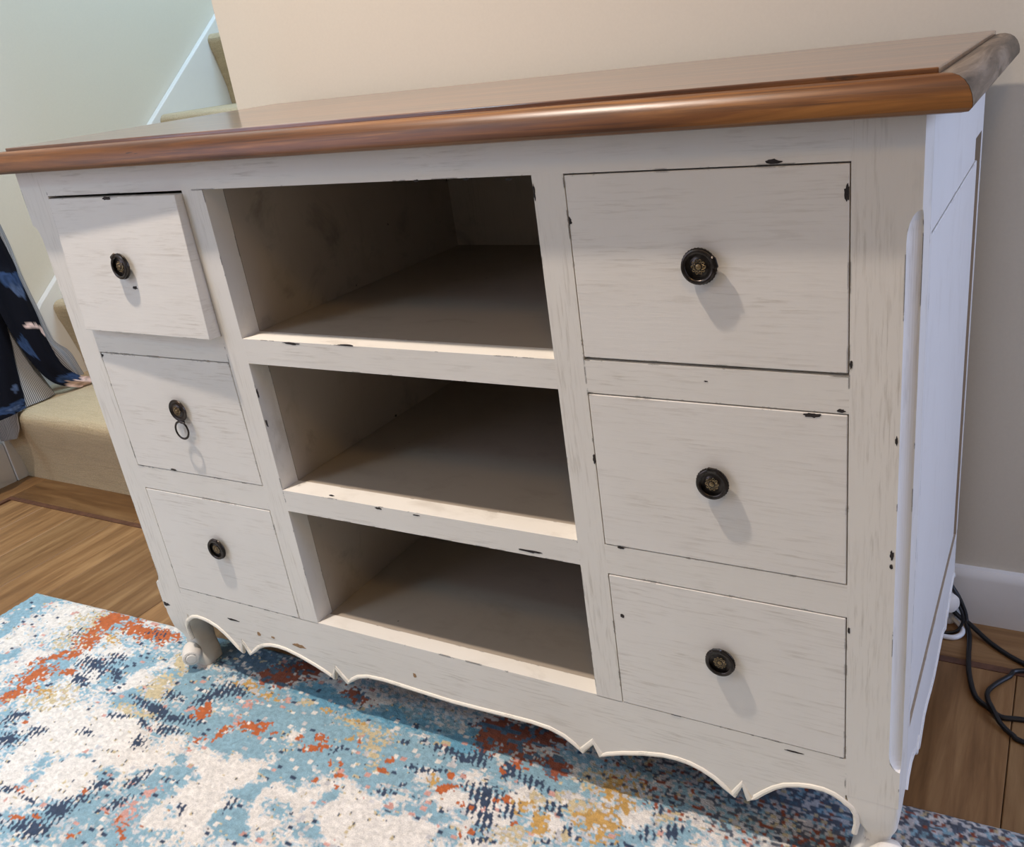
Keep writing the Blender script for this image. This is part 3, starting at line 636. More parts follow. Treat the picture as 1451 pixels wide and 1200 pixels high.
    F = np.concatenate([q, sk])
    C = np.concatenate([col.reshape(-1, 3), col.reshape(-1, 3)[ring]])
    me = bpy.data.meshes.new('rug')
    me.vertices.add(len(P)); me.vertices.foreach_set('co', P.astype(np.float32).ravel())
    me.loops.add(len(F) * 4); me.loops.foreach_set('vertex_index', F.astype(np.int32).ravel())
    me.polygons.add(len(F)); me.polygons.foreach_set('loop_start', np.arange(0, len(F) * 4, 4, dtype=np.int32))
    me.polygons.foreach_set('use_smooth', np.ones(len(F), dtype=bool))
    me.update(calc_edges=True)
    ca = me.color_attributes.new('Col', 'FLOAT_COLOR', 'POINT')
    ca.data.foreach_set('color', np.concatenate([C, np.ones((len(C), 1))], 1).astype(np.float32).ravel())
    me.materials.append(M['rug'])
    o = bpy.data.objects.new('rug', me)
    COL.objects.link(o)
    tag(o, 'blue, cream and orange abstract rug lying under the sideboard front', 'rug')
    return o
build_rug()

# ------------------------------------------------------------------ sideboard
SB = empty('sideboard', (0.517, 0.25, 0), 'distressed white sideboard with brown wooden top, six drawers and three open shelves', 'sideboard')
X0, X1 = -0.0543, 1.0885
XA, XB = 0.0, 1.0341                  # inner edges of the corner posts
LD = (0.0, 0.259); CO = (0.2945, 0.7412); RD = (0.7751, 1.0341)
ZT = [0.783, 0.5653, 0.3487]; ZBm = [0.6005, 0.3858, 0.168]
ZCT = [0.7823, 0.5662, 0.353]; ZCB = [0.599, 0.3848, 0.1695]
ZTOP = 0.816
YBACK = 0.498
FT = 0.030                            # thickness of the face frame

# table board and its moulded edge
CX0, CX1, CY0, CY1 = -0.0615, 1.0956, 0.002, 0.501
top = MB().box(CX0, CX1, CY0, CY1, 0.8165, 0.8471).obj('tabletop', M['wood_top'], SB, bevel=0.0012)
prof = [(-0.002, 0.8420), (0.0035, 0.8432), (0.0095, 0.8430), (0.0150, 0.8415), (0.0195, 0.8385), (0.0228, 0.8345), (0.0252, 0.8290), (0.0263, 0.8235),
        (0.0260, 0.8200), (0.0235, 0.8172), (0.018, 0.8160), (-0.002, 0.8160)]
e = 0.0003
MB().loft([[(CX0 - a, CY0 - a, z) for a, z in prof], [(CX1 + a, CY0 - a, z) for a, z in prof]]).obj('edge_moulding', M['wood_edge'], top, smooth=True)
for xe, s in ((CX1, 1), (CX0, -1)):
    o = MB().loft([[(xe + s * (a + e), CY0 - a + e * 2, z) for a, z in prof], [(xe + s * (a + e), 0.25, z) for a, z in prof],
                   [(xe + s * (a + e), CY1, z) for a, z in prof]]).obj('edge_moulding', M['wood_end'], top, smooth=True)
    if s > 0:
        o['label'] = 'weathered greyish end of the moulded edge'

# corner posts with a hollow cove along the outer corner, running down into scroll feet
def cove_r(z):
    r, a, b = 0.0112, 0.168, 0.744
    if z <= a or z >= b:
        return 0.0
    def run(d, L):
        d = min(d / L, 1.0)
        return math.sqrt(max(0.0, 1 - (1 - d) ** 2))
    return r * min(run(z - a, 0.020), run(b - z, 0.026))
def post(side):
    zs = [0.118, 0.15, 0.168] + [0.168 + 0.020 * q for q in (0.02, 0.08, 0.2, 0.4, 0.7, 1.0)] + [0.3, 0.45, 0.6] + \
         [0.744 - 0.026 * q for q in (1.0, 0.7, 0.4, 0.2, 0.08, 0.02)] + [0.744, 0.78, ZTOP]
    rings = []
    for z in zs:
        c = cove_r(z)
        pts = [(XB, 0.0)]
        n = 8
        lip = 0.0012 if c > 0.004 else 0.0
        for q in range(n + 1):
            a = PI / 2 * q / n
            # hollow: quarter circle centred on the outer corner
            px, py = X1 - c * math.cos(a), c * math.sin(a)
            if lip:
                if q == 0: py += 0.0
                px = min(px, X1); 
            pts.append((px, py))
        pts += [(X1, 0.050), (XB, 0.050)]
        rings.append([((px if side > 0 else XA - (px - XB)), py, z) for px, py in pts])
    return MB().loft(rings).obj('corner_post', M['paint_z'], SB)
for s in (1, -1):
    post(s)

def leg(side, front):
    """short cabriole leg ending in a scroll foot; side +1 right / -1 left"""
    secs = [(0.120, 0.0271, 0.0272, 0.0271, 0.0270), (0.108, 0.0282, 0.0268, 0.0268, 0.0268), (0.095, 0.0300, 0.0256, 0.0240, 0.0256), (0.080, 0.0330, 0.0262, 0.0200, 0.0252),
            (0.066, 0.0332, 0.0290, 0.0155, 0.0222), (0.052, 0.0300, 0.0300, 0.0145, 0.0205), (0.040, 0.0270, 0.0255, 0.0170, 0.0210),
            (0.026, 0.0225, 0.0225, 0.0200, 0.0215), (0.014, 0.0205, 0.0225, 0.0200, 0.0205), (0.0085 if front else 0.0, 0.0190, 0.0235, 0.0180, 0.0185)]
    rings = []
    for z, cx, cy, hx, hy in secs:
        ring = []
        for q in range(24):
            a = 2 * PI * q / 24
            ex_ = 0.10 + 0.34 * min(1.0, max(0.0, (0.112 - z) / 0.05))
            ca, sa = math.cos(a), math.sin(a)
            px = hx * math.copysign(abs(ca) ** ex_, ca)
            py = hy * math.copysign(abs(sa) ** ex_, sa)
            xx = -cx + px                 # left leg, measured from x = 0
            yy = cy + py
            if side > 0:
                xx = XB - xx
            if not front:
                yy = YBACK - yy
            ring.append((xx, yy, z))
        rings.append(ring)
    lg = MB().loft(rings).obj('leg', M['paint_z'], SB, smooth=True)
    # scroll at the toe: a short drum whose axis lies across the diagonal of the leg
    fx, fy = (-1 if side < 0 else 1), (-1 if front else 1)
    c = Vector((-0.0190 if side < 0 else XB + 0.0440, -0.0025 if front else YBACK + 0.0025, 0.0370 if side < 0 else 0.0480))
    ax = Vector((-fx, fy, 0)).normalized()
    m = MB()
    prof_ = [(-0.019, 0.0), (-0.0188, 0.007), (-0.0170, 0.0120), (-0.013, 0.0148), (0.0, 0.0155), (0.013, 0.0146), (0.0165, 0.0122), (0.0172, 0.0096), (0.0164, 0.0088), (0.0185, 0.0070), (0.0190, 0.0)]
    u = Vector((0, 0, 1)); w_ = ax.cross(u)
    rings = [[tuple(c + ax * d + (u * math.cos(a) + w_ * math.sin(a)) * max(r, 0.0002)) for a in [2 * PI * q / 22 for q in range(22)]] for d, r in prof_]
    m.loft(rings)
    m.obj('scroll', M['paint_z'], lg, smooth=True)
for s in (-1, 1):
    leg(s, True)
    leg(s, False)

# face frame
def board(name, x0, x1, z0, z1, mat, y0=0.0, y1=FT, par=SB, bevel=0.0):
    return MB().box(x0, x1, y0, y1, z0, z1).obj(name, mat, par, bevel=bevel)
g = 0.00003
board('top_rail', XA + g, XB - g, ZT[0], ZTOP, M['paint_x'])
for xa, xb in ((LD[1], CO[0]), (CO[1], RD[0])):
    board('stile', xa, xb, 0.1675, ZT[0] - g, M['paint_z'])
for (xa, xb) in (LD, RD):
    for i in (0, 1):
        board('drawer_rail', xa + g, xb - g, ZT[i + 1], ZBm[i], M['paint_x'])
for i in (0, 1):
    board('shelf_rail', CO[0] + g, CO[1] - g, ZCT[i + 1], ZCB[i], M['paint_x'])

# scalloped apron; lower outline on the front plane (left half, mirrored)
half = [(0.000, 0.108), (0.003, 0.111), (0.012, 0.116), (0.023, 0.1185), (0.036, 0.1180), (0.050, 0.1150), (0.066, 0.1090), (0.079, 0.1000), (0.091, 0.0885), (0.101, 0.0775), (0.107, 0.0715),
        (0.1150, 0.0930), (0.1265, 0.0720), (0.136, 0.0800), (0.149, 0.0905), (0.163, 0.0975), (0.178, 0.1020), (0.195, 0.1035), (0.212, 0.1025), (0.238, 0.0965), (0.266, 0.0875), (0.288, 0.0785), (0.2975, 0.0730),
        (0.3065, 0.0925), (0.3250, 0.0715), (0.334, 0.0795), (0.348, 0.0885), (0.368, 0.0945), (0.395, 0.0965), (0.440, 0.0950), (0.483, 0.0935), (0.517, 0.0925)]
half = [(x_, z_) for x_, z_ in half]
low = half + [(XB - x_, z_) for x_, z_ in reversed(half[:-1])]
poly = [(XA + g, 0.1682)] + [(min(max(x_, XA + g), XB - g), z_) for x_, z_ in low] + [(XB - g, 0.1682)]
def strip(poly_low, ztop, y0, y1, ax='y', m=None):
    """board whose lower edge follows a polyline: built as quads so the outline stays exact"""
    m = m or MB()
    n = len(poly_low)
    def P(a, z, t):
        return (a, t, z) if ax == 'y' else (t, a, z)
    vs = []
    for a, z in poly_low:
        vs += [P(a, z, y0), P(a, ztop, y0), P(a, ztop, y1), P(a, z, y1)]
    fs = []
    for i in range(n - 1):
        a, b = 4 * i, 4 * (i + 1)
        for k in range(4):
            fs.append((a + k, a + (k + 1) % 4, b + (k + 1) % 4, b + k))
    fs += [(0, 1, 2, 3), (4 * n - 4, 4 * n - 1, 4 * n - 2, 4 * n - 3)]
    return m.add(vs, fs)
apron = strip([(min(max(x_, XA + g), XB - g), z_) for x_, z_ in low], 0.1682, 0.0, 0.022).obj('apron', M['paint_x'], SB)
# cream bead along the scallops, continuing down the inner edge of both legs
ext = [(-0.0105, 0.066), (-0.0128, 0.080), (-0.0120, 0.094), (-0.0065, 0.104)]
path = ext + low + [(XB - x_, z_) for x_, z_ in reversed(ext)]
def bead_path(path, y0, ax='y'):
    pts = [Vector((a, z)) for a, z in path]
    n = len(pts)
    rings = []
    sec = [(-0.0040, 0.0030), (-0.0040, 0.0005), (-0.0030, -0.0014), (-0.0008, -0.0024), (0.0014, -0.0020), (0.0026, -0.0004), (0.0026, 0.0030)]
    for i in range(n):
        t = (pts[min(i + 1, n - 1)] - pts[max(i - 1, 0)]).normalized()
        nn = Vector((t.y, -t.x))        # points downwards for a left-to-right path
        d1 = (pts[min(i + 1, n - 1)] - pts[i]); d0 = (pts[i] - pts[max(i - 1, 0)])
        k = 1.0
        if d1.length > 0 and d0.length > 0:
            cs = max(0.35, math.sqrt(max(0.0, (1 + d0.normalized().dot(d1.normalized())) / 2)))
            k = 1 / cs
        ring = []
        for u, d in sec:
            q = pts[i] + nn * (u * min(k, 1.5) + 0.0012)
            ring.append((q.x, y0 + d, q.y) if ax == 'y' else (y0 + d, q.x, q.y))
        rings.append(ring)
    return MB().loft(rings)
bead_path(path, 0.0).obj('bead', M['bead'], apron, smooth=True)

# the three compartments: shelf boards, dividers, back board
for i in range(3):
    zt = ZCB[i] - (0.0015 if i == 2 else 0.0003)
    y0 = 0.0245 if i == 2 else FT + 0.0002
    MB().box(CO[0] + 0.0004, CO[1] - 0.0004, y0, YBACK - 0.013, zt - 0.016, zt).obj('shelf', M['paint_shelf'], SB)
lip = MB().box(CO[0] + g, CO[1] - g, 0.0, 0.0235, 0.1683, ZCB[2]).obj('bottom_rail', M['paint_x'], SB)
for xa, xb in ((CO[0] - 0.015, CO[0]), (CO[1], CO[1] + 0.015)):
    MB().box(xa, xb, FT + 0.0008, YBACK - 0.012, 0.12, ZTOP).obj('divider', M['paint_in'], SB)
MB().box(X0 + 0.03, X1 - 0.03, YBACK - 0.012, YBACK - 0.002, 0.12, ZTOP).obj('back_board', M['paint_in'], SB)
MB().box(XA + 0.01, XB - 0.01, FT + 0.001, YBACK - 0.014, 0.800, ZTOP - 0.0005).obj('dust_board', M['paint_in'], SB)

# framed side walls with a raised panel and a scalloped lower edge
def side_wall(s):
    def sx(d):                       # d = depth inwards from the outer face
        return X1 - d if s > 0 else X0 + d
    y0, y1 = 0.0505, YBACK
    a0, a1, b0, b1 = 0.0595, 0.482, 0.176, 0.713       # panel opening
    m = MB()
    def bx(d0, d1, ya, yb, za, zb, m=m):
        xs = sorted((sx(d0), sx(d1)))
        m.box(xs[0], xs[1], ya, yb, za, zb)
    bx(0.0, 0.020, y0, 0.412, b1, ZTOP)
    bx(0.0, 0.020, 0.412, y1, 0.738, ZTOP)
    bx(0.0, 0.020, a1, y1, b0, 0.738)
    bx(0.0, 0.020, y0, a0, b0, b1)
    half_s = [(0.0505, 0.098), (0.060, 0.108), (0.080, 0.112), (0.100, 0.106), (0.118, 0.095), (0.132, 0.080), (0.140, 0.094), (0.150, 0.073), (0.165, 0.082), (0.185, 0.0905), (0.210, 0.090), (0.240, 0.084), (0.272, 0.080)]
    lo = half_s + [(0.544 - a, z) for a, z in reversed(half_s[:-1])]
    lo = [(min(a, y1), z) for a, z in lo]
    xs = sorted((sx(0.0), sx(0.020)))
    strip(lo, b0, xs[0], xs[1], 'x', m)
    fr = m.obj('side_frame', M['paint_y'], SB)
    m = MB()
    bx(0.0085, 0.016, y0 + 0.0005, y1 - 0.012, b0 - 0.01, 0.745, m)
    bx(0.0003, 0.0085, a0, a1, b0, b0 + 0.0010, m)
    bx(0.0003, 0.0085, a1 - 0.0008, a1, b0 + 0.0011, 0.7375, m)
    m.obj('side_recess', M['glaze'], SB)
    # raised field, tilted bevels all round
    f0, f1, g0, g1 = 0.0635, 0.446, 0.194, 0.7085
    rings = []
    for d, k in ((0.0085, 0.0), (0.0012, 0.0), (0.0004, 0.0010)):
        rings.append([(sx(d), f0 + k, g0 + k), (sx(d), f1 - k, g0 + k), (sx(d), f1 - k, g1 - k), (sx(d), f0 + k, g1 - k)])
    MB().loft(rings).obj('side_panel', M['paint_y'], SB)
    b_ = [(a, z) for a, z in lo]
    bp = bead_path([(p_[0], p_[1]) for p_ in b_], sx(0.0), 'x')
    if s < 0:
        bp.v = [(2 * X0 - x_ , y_, z_) for x_, y_, z_ in bp.v]
    else:
        bp.v = [(2 * X1 - x_, y_, z_) for x_, y_, z_ in bp.v]
    bp.obj('bead', M['paint_y'], fr, smooth=True)
    # rear post
    xs = sorted((sx(0.0201), sx(0.045)))
    MB().box(xs[0], xs[1], 0.455, YBACK - 0.0125, 0.119, ZTOP - 0.001).obj('rear_post', M['paint_in'], SB)
side_wall(1)
side_wall(-1)

# pulls: a domed rosette plate on a stem with a ring
def lathe(profile, c, n=40, ripple=None):
    """profile of (radius, y); axis along y through c"""
    rings = []
    for r, y in profile:
        ring = []
        for q in range(n):
            a = 2 * PI * q / n
            rr = r
            if ripple and abs(r - ripple[0]) < 1e-6:
                rr = r + (ripple[1] if q % 2 else 0)
            ring.append((c[0] + rr * math.cos(a), c[1] + y, c[2] + rr * math.sin(a)))
        rings.append(ring)
    return MB().loft(rings)
def pull(par, x, y, z, R, hinge, hang=False, flat=0.68):
    def sq(m):
        m.v = [(a, y + (b - y) * flat, c) for a, b, c in m.v]
        return m
    pr = [(0.0085, 0.0), (0.0085, -0.0035), (0.0120, -0.0055), (R - 0.0006, -0.0062), (R, -0.0074), (R - 0.0008, -0.0092), (R - 0.0030, -0.0088), (R - 0.0042, -0.0078),
          (0.0095, -0.0074), (0.0078, -0.0084), (0.0068, -0.0094), (0.0045, -0.0102), (0.0001, -0.0105)]
    pt = sq(lathe(pr, (x, y, z), 64, (R, -0.0007))).obj('pull_plate', M['bronze'], par, smooth=True)
    # brass rosette: petals round a centre boss
    m = MB()
    for q in range(10):
        a = 2 * PI * q / 10
        loop = []
        for w_ in range(10):
            b_ = 2 * PI * w_ / 10
            rad = 0.0054 + 0.0015 * math.cos(b_)
            tan = 0.0011 * math.sin(b_)
            loop.append((x + rad * math.cos(a) - tan * math.sin(a), y - 0.0100 + 0.10 * (rad - 0.0054) * 1.6, z + rad * math.sin(a) + tan * math.cos(a)))
        m.tube(loop, 0.00042, 6, closed=True)
    m.loft([[(x + r * math.cos(a), y + yy, z + r * math.sin(a)) for a in [2 * PI * k / 14 for k in range(14)]] for r, yy in ((0.0026, -0.0100), (0.0026, -0.0108), (0.0016, -0.0115), (0.0002, -0.0118))])
    sq(m).obj('rosette', M['brass'], par, smooth=True)
    m = MB()
    hx, hz = math.cos(hinge), math.sin(hinge)
    rr, rt = R - 0.0032, 0.0021
    if hang:
        rr = 0.0125
        piv = Vector((x + 0.002, y - 0.0080, z - R + 0.0005))
        c = piv + Vector((0, -0.004, -rr + 0.001))
        m.tube([(c.x + rr * math.cos(a), c.y + 0.10 * rr * (math.sin(a) - 1) , c.z + rr * math.sin(a)) for a in [2 * PI * k / 40 for k in range(40)]], 0.0016, 10, closed=True)
        m.tube([piv + Vector((-0.005, 0.001, 0.0)), piv + Vector((0, -0.002, -0.0005)), piv + Vector((0.005, 0.001, 0.0))], 0.0022, 10)
    else:
        pts = []
        for k in range(48):
            a = 2 * PI * k / 48
            lift = 0.0018 * (1 - math.cos(a - hinge)) / 2
            pts.append((x + rr * math.cos(a), y - 0.0104 - lift, z + rr * math.sin(a)))
        m.tube(pts, rt, 10, closed=True)
        tx, tz = -hz, hx
        ox, oz = x + hx * (rr + 0.0012), z + hz * (rr + 0.0012)
        m.tube([(ox - tx * 0.0048, y - 0.0094, oz - tz * 0.0048), (ox - tx * 0.0042, y - 0.0102, oz - tz * 0.0042), (ox + tx * 0.0042, y - 0.0102, oz + tz * 0.0042), (ox + tx * 0.0048, y - 0.0094, oz + tz * 0.0048)], [0.0018, 0.0031, 0.0031, 0.0018], 10)
    sq(m).obj('ring', M['bronze'], par, smooth=True)

DR = {}
def drawer(key, xs, z0, z1, kx, kz, hinge, hang=False, tilt=None, R=0.0172, label=None, gx=0.0011, gz=0.0016, gb=0.0010):
    x0, x1 = xs[0] + gx, xs[1] - gx
    z0, z1 = z0 + gb, z1 - gz
    m = MB()
    yf = -0.0004
    m.box(x0, x1, yf, 0.019, z0, z1)
    d = m.obj('drawer', M['paint_front'], SB, bevel=0.0009)
    m = MB()
    bz0, bz1 = z0 + 0.010, z1 - 0.012
    m.box(x0 + 0.004, x0 + 0.014, 0.0192, 0.44, bz0, bz1)
    m.box(x1 - 0.014, x1 - 0.004, 0.0192, 0.44, bz0, bz1)
    m.box(x0 + 0.0142, x1 - 0.0142, 0.43, 0.44, bz0, bz1)
    m.box(x0 + 0.0142, x1 - 0.0142, 0.0192, 0.4298, bz0 + 0.004, bz0 + 0.010)
    m.obj('drawer_box', M['chip_tan'], d)
    pull(d, kx, yf, kz, R, hinge, hang)
    if label:
        d['label'] = label
    if tilt:
        d.matrix_basis = tilt
    DR[key] = d
    return d
# upper left drawer stands a little open: yawed right side out, leaning out at the bottom
def tilt_l1():
    # y offsets wanted at corners: left top -.002, right top -.010, left bottom -.009, right bottom -.0160
    ax = -0.0075 / 0.18          # lean per metre of height
    yaw = -0.0078 / 0.259        # per metre of width
    R_ = Matrix.Rotation(yaw, 4, 'Z') @ Matrix.Rotation(ax, 4, 'X')
    piv = Vector((0.0011, 0.0, 0.782))
    return Matrix.Translation(Vector((0.0, -0.0022, -0.0002)) + piv) @ R_ @ Matrix.Translation(-piv)
drawer('L1', LD, ZBm[0], ZT[0], 0.1265, 0.6935, math.radians(120), tilt=tilt_l1(), label='drawer pulled slightly open', gx=0.0016, gz=0.003)
drawer('L2', LD, ZBm[1], ZT[1], 0.1370, 0.4890, math.radians(-90), hang=True, R=0.0165, label='drawer with its ring hanging down')
drawer('L3', LD, ZBm[2], ZT[2], 0.1300, 0.2665, math.radians(80))
drawer('R1', RD, ZBm[0], ZT[0], 0.9045, 0.6985, math.radians(15), gb=0.0030)
drawer('R2', RD, ZBm[1], ZT[1], 0.9055, 0.4815, math.radians(85))
drawer('R3', RD, ZBm[2], ZT[2], 0.9030, 0.2645, math.radians(100))

# flakes where the paint has come off the front
def flakes():
    groups = {}
    r = random.Random(3)
    for k, cx, cz, rx, rz in CHIPS:
        tan = (k == 'apron') or (rx < 0.0019 and rz < 0.0019)
        par = None
        if k == 'drawer':
            for kk, (xs, a, b_) in {'L1': (LD, ZBm[0], ZT[0]), 'L2': (LD, ZBm[1], ZT[1]), 'L3': (LD, ZBm[2], ZT[2]), 'R1': (RD, ZBm[0], ZT[0]), 'R2': (RD, ZBm[1], ZT[1]), 'R3': (RD, ZBm[2], ZT[2])}.items():
                if xs[0] - 0.004 <= cx <= xs[1] + 0.004 and a - 0.004 <= cz <= b_ + 0.004:
                    par = kk
        n = 18
        ring, back = [], []
        y = -0.0007 if par else -0.0003
        for q in range(n):
            a = 2 * PI * q / n
            f = r.uniform(0.62, 1.12)
            px, pz = cx + rx * f * math.cos(a), cz + rz * f * math.sin(a)
            px = min(max(px, X0 + 0.0015), X1 - 0.001)
            if par:
                xs = LD if par[0] == 'L' else RD
                i = int(par[1]) - 1
                px = min(max(px, xs[0] + 0.0012), xs[1] - 0.0012)
                pz = min(max(pz, ZBm[i] + 0.0006), ZT[i] - 0.0018)
            ring.append((px, y, pz)); back.append((px, y + 0.0006, pz))
        m = MB().loft([back, ring])
        p_ = DR[par] if par else SB
        o = mesh_obj('paint_chip', m.v, m.f, M['chip_tan'] if tan else M['chip'], None)
        o.parent = p_
        if par:
            o.matrix_parent_inverse = SB.matrix_basis.inverted() @ SB.matrix_basis if False else Matrix.Identity(4)
        else:
            o.matrix_parent_inverse = world_of(SB).inverted()
flakes()

# ------------------------------------------------------------------ dark floral robe hanging over the foot of the stairs
def sheet(name, Lc, Rc, mat, par, colf, nu=26, k=10, fold=0.004, nf=2.5, thick=0.0025, ph=0.0):
    A, B = catmull(Lc, k), catmull(Rc, k)
    n = min(len(A), len(B))
    rows = []
    for i in range(n):
        a, b_ = A[i], B[i]
        nrm = Vector((1, 0, 0.15)).normalized()
        row = []
        for j in range(nu + 1):
            t = j / nu
            p_ = a.lerp(b_, t)
            bulge = math.sin(PI * t)
            d = fold * math.sin(2 * PI * nf * t + ph + 0.05 * i) * min(1.0, 4 * t * (1 - t) + 0.3) + 0.006 * bulge
            q_ = p_ + nrm * d
            if q_.y > 0.392 and q_.z < 0.2065:
                q_.z = 0.2065
            row.append(q_)
        rows.append(row)
    m = MB()
    vs = [p_ for r_ in rows for p_ in r_]
    w_ = nu + 1
    vb = [p_ - Vector((thick, 0, 0)) for p_ in vs]
    N = len(vs)
    fs = []
    for i in range(n - 1):
        for j in range(nu):
            fs.append((i * w_ + j, i * w_ + j + 1, (i + 1) * w_ + j + 1, (i + 1) * w_ + j))
            fs.append((N + i * w_ + j, N + (i + 1) * w_ + j, N + (i + 1) * w_ + j + 1, N + i * w_ + j + 1))
    bd = [j for j in range(w_)] + [i * w_ + nu for i in range(1, n)] + [(n - 1) * w_ + j for j in range(nu - 1, -1, -1)] + [i * w_ for i in range(n - 2, 0, -1)]
    for q in range(len(bd)):
        a, b_ = bd[q], bd[(q + 1) % len(bd)]
        fs.append((a, N + a, N + b_, b_))
    o = mesh_obj(name, vs + vb, fs, mat, par, smooth=True)
    me = o.data
    ca = me.color_attributes.new('Col', 'FLOAT_COLOR', 'POINT')
    dat = []
    for i, v in enumerate(me.vertices):
        q = i % N
        dat += [*colf((q % w_) / nu, (q // w_) / (n - 1), v.co), 1.0]
    ca.data.foreach_set('color', dat)
    return o
def floral(spots):
    r = random.Random(11)
    bl = [((0.045, 0.095, 0.24), s_) for s_ in spots]
    def f(u, v, co):
        c = (0.0035, 0.0040, 0.0085)
        for colr, (su, sv, ru, rv) in spots:
            a = math.atan2(v - sv, u - su)
            d = math.hypot((u - su) / ru, (v - sv) / rv) * (1 + 0.22 * math.sin(5 * a + 9 * su) + 0.12 * math.sin(9 * a))
            if d < 1:
                k = 0.55 + 0.45 * math.sin(14 * d + 3 * a)
                c = tuple(x_ * (0.55 + 0.45 * k) for x_ in colr)
        return c
    return f
BL, LB, PK = (0.035, 0.065, 0.15), (0.09, 0.13, 0.235), (0.95, 0.70, 0.63)
def stripes(n, base=(0.40, 0.39, 0.385), dk=(0.055, 0.06, 0.085)):
    def f(u, v, co):
        s = math.sin(2 * PI * n * u)
        return base if s > -0.15 else dk
    return f
robe = empty('robe', (-1.06, 0.45, 0.205), 'dark navy floral robe with striped lining draped over the lowest stair', 'robe')
def up(Lc, top):                       # carry an edge on upwards to the wall hook, out of the picture
    return [top] + [Vector(p_) for p_ in Lc]
HK = Vector((-1.150, 0.47, 1.02))
sheet('front_panel', up(ROBE['B_l'], HK + Vector((0.010, -0.02, 0))), up(ROBE['B_r'], HK + Vector((0.010, 0.03, 0))), M['cloth'], robe,
      floral([(BL, (0.75, 0.30, 0.30, 0.055)), (LB, (0.8, 0.345, 0.18, 0.03)), (PK, (0.12, 0.235, 0.14, 0.02)), (PK, (0.75, 0.51, 0.30, 0.010)), (PK, (0.96, 0.53, 0.05, 0.03)), (BL, (0.2, 0.62, 0.16, 0.05)), (BL, (0.55, 0.86, 0.5, 0.045)), (PK, (0.5, 1.0, 1.4, 0.105))]), fold=0.004, nf=1.4)
sheet('front_panel', up(ROBE['A_l'], HK + Vector((0.012, -0.16, -0.1))), up(ROBE['A_r'], HK + Vector((0.010, -0.03, -0.02))), M['cloth'], robe,
      floral([(BL, (0.80, 0.92, 0.22, 0.06)), (LB, (0.83, 0.93, 0.10, 0.03)), (BL, (0.95, 0.985, 0.10, 0.03)), (LB, (0.9, 0.75, 0.05, 0.03)), (BL, (0.3, 0.6, 0.2, 0.08)), (PK, (0.35, 0.45, 0.15, 0.05))]), fold=0.005, nf=2.2, ph=1.0)
o = sheet('lining', up(ROBE['D_l'], HK + Vector((0.0, -0.02, -0.1))), up(ROBE['D_r'], HK + Vector((0.0, -0.01, -0.1))), M['cloth'], robe, stripes(20, (0.50, 0.485, 0.47), (0.10, 0.10, 0.12)), nu=180, fold=0.002, nf=1.0)
o['label'] = 'black and white striped lining'
o = sheet('lining', up(ROBE['C_l'], HK + Vector((-0.006, 0.0, 0))), up(ROBE['C_r'], HK + Vector((-0.006, 0.05, 0))), M['cloth'], robe, stripes(16, (0.40, 0.385, 0.375), (0.15, 0.15, 0.17)), nu=140, fold=0.005, nf=1.6, ph=0.5)
o['label'] = 'grey striped lining'
# hem of the lining hanging down over the nosing
hemL = [(-1.035, 0.412, 0.2085), (-1.032, 0.398, 0.2060), (-1.032, 0.3925, 0.190), (-1.040, 0.392, 0.165), (-1.07, 0.393, 0.135)]
hemR = [(-1.150, 0.430, 0.2085), (-1.150, 0.398, 0.2062), (-1.150, 0.3925, 0.190), (-1.150, 0.392, 0.160), (-1.150, 0.393, 0.118)]
def hem_sheet():
    A, B = catmull(hemL, 8), catmull(hemR, 8)
    nu = 220
    vs, fs = [], []
    for i in range(len(A)):
        for j in range(nu + 1):
            vs.append(A[i].lerp(B[i], j / nu) + Vector((0, -0.0015 * math.sin(9 * j / nu + 1), 0)))
    N = len(vs); w_ = nu + 1
    vb = [p_ + Vector((0, 0.001, -0.0008)) for p_ in vs]
    for i in range(len(A) - 1):
        for j in range(nu):
            fs.append((i * w_ + j, i * w_ + j + 1, (i + 1) * w_ + j + 1, (i + 1) * w_ + j))
            fs.append((N + i * w_ + j, N + (i + 1) * w_ + j, N + (i + 1) * w_ + j + 1, N + i * w_ + j + 1))
    o = mesh_obj('hem', vs + vb, fs, M['cloth'], robe, smooth=True)
    ca = o.data.color_attributes.new('Col', 'FLOAT_COLOR', 'POINT')
    f = stripes(24, (0.50, 0.485, 0.47), (0.10, 0.10, 0.12))
    dat = []
    for i in range(len(o.data.vertices)):
        dat += [*f(((i % N) % w_) / nu, 0, None), 1.0]
    ca.data.foreach_set('color', dat)
    o['label'] = 'striped hem folded over the stair nosing'
hem_sheet()
m = MB()
m.tube(catmull([(XL + 0.001, 0.47, 1.06), (XL + 0.02, 0.47, 1.05), (XL + 0.030, 0.47, 1.025), (XL + 0.034, 0.47, 1.035)], 6), 0.004, 10)
m.box(XL + 0.0005, XL + 0.004, 0.455, 0.485, 1.03, 1.09)
tag(m.obj('coat_hook', M['hook'], smooth=True), 'small black iron hook on the left wall holding the robe', 'hook')

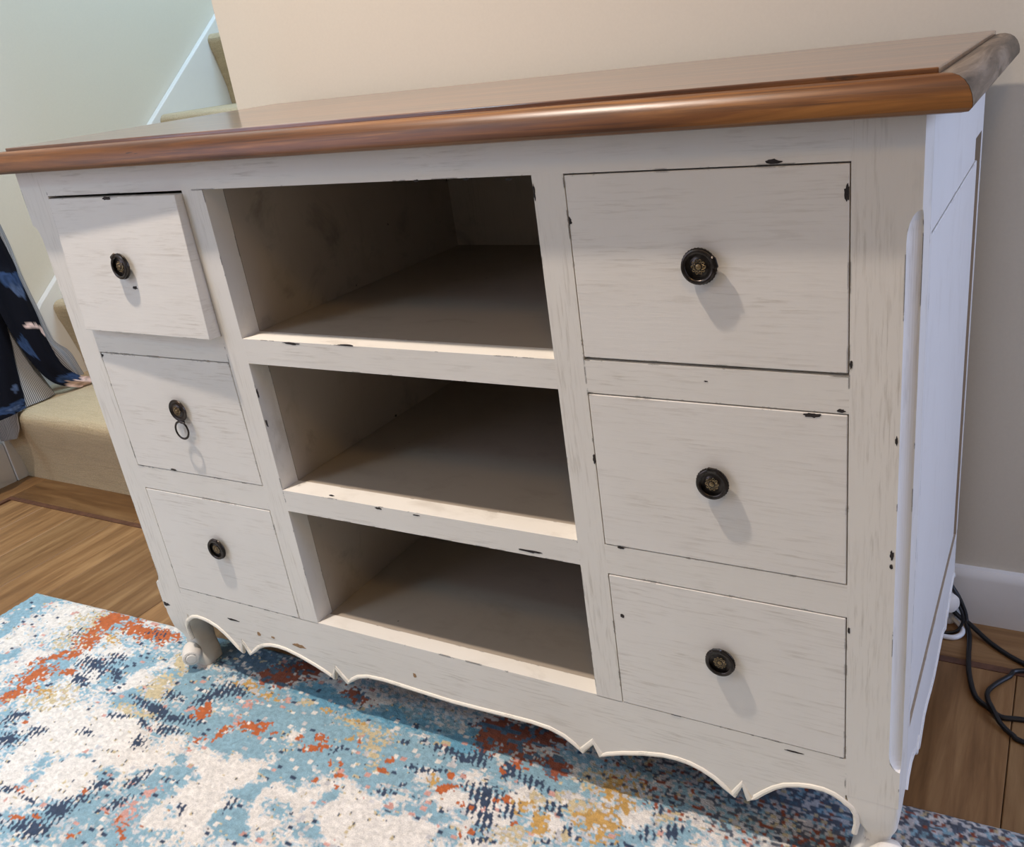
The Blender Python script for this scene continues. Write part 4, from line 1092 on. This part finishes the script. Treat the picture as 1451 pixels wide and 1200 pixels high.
# ------------------------------------------------------------------ cables and plug on the floor at the right
def cable(name, pts, r, label, mat='cable'):
    return tag(MB().tube(catmull(pts, 10), r, 10).obj(name, M[mat], smooth=True), label, 'cable', 'cables on the floor')
cr = 0.0036
cable('power_cable', [(1.075, 0.512, 0.085), (1.0856, 0.508, 0.0687), (1.0963, 0.506, 0.0518), (1.106, 0.507, 0.026), (1.110, 0.500, 0.010), (1.116, 0.481, cr), (1.120, 0.430, cr), (1.125, 0.390, cr), (1.137, 0.347, cr),
      (1.156, 0.328, cr), (1.172, 0.316, cr), (1.198, 0.320, cr), (1.30, 0.335, cr), (1.55, 0.30, cr), (1.90, 0.33, cr), (2.30, 0.40, cr)], cr, 'black cable dropping down the skirting board and bending right along the planks')
cable('power_cable', [(1.068, 0.512, 0.040), (1.083, 0.509, 0.033), (1.097, 0.505, 0.020), (1.115, 0.500, 0.0115), (1.149, 0.471, cr), (1.192, 0.440, cr), (1.27, 0.400, 0.011), (1.36, 0.375, cr), (1.60, 0.36, cr), (1.95, 0.40, cr), (2.30, 0.46, cr)], cr, 'straight black cable running diagonally across the inlay strip')
cable('power_cable', [(2.30, 0.50, cr), (1.80, 0.44, cr), (1.50, 0.45, cr), (1.30, 0.445, cr), (1.193, 0.424, cr), (1.175, 0.404, cr), (1.157, 0.377, cr), (1.151, 0.360, cr), (1.153, 0.342, 0.006), (1.159, 0.322, 0.0110), (1.171, 0.301, 0.006), (1.187, 0.286, cr), (1.205, 0.276, cr), (1.32, 0.25, cr), (1.60, 0.24, cr), (1.95, 0.27, cr), (2.30, 0.34, cr)], cr * 0.95, 'looped black cable curling back on itself over the planks')
cable('power_cable', [(1.070, 0.508, 0.052), (1.083, 0.5060, 0.050), (1.094, 0.5035, 0.044), (1.102, 0.498, 0.032), (1.1045, 0.494, 0.018), (1.098, 0.486, 0.006), (1.085, 0.482, 0.0025), (1.070, 0.478, 0.0025)], 0.0022, 'thin black cable loop coiled beside the white plug')
t = empty('plug', (1.083, 0.487, 0), 'white plug standing behind the rear leg of the sideboard', 'plug')
MB().loft([[(1.082 + rr * math.cos(a) * 0.9, 0.514 + rr * math.sin(a) * 0.75, z) for a in [2 * PI * q / 20 for q in range(20)]] for z, rr in ((0.0005, 0.010), (0.004, 0.0125), (0.024, 0.0125), (0.034, 0.0105), (0.040, 0.006))]).obj('plug_body', M['white_plastic'], t, smooth=True)
MB().tube(catmull([(1.062, 0.470, 0.0042), (1.081, 0.468, 0.0042), (1.095, 0.470, 0.0042), (1.104, 0.480, 0.0042), (1.1055, 0.492, 0.0042), (1.100, 0.505, 0.0042), (1.090, 0.512, 0.010)], 10), 0.0040, 12).obj('cord', M['white_plastic'], t, smooth=True)
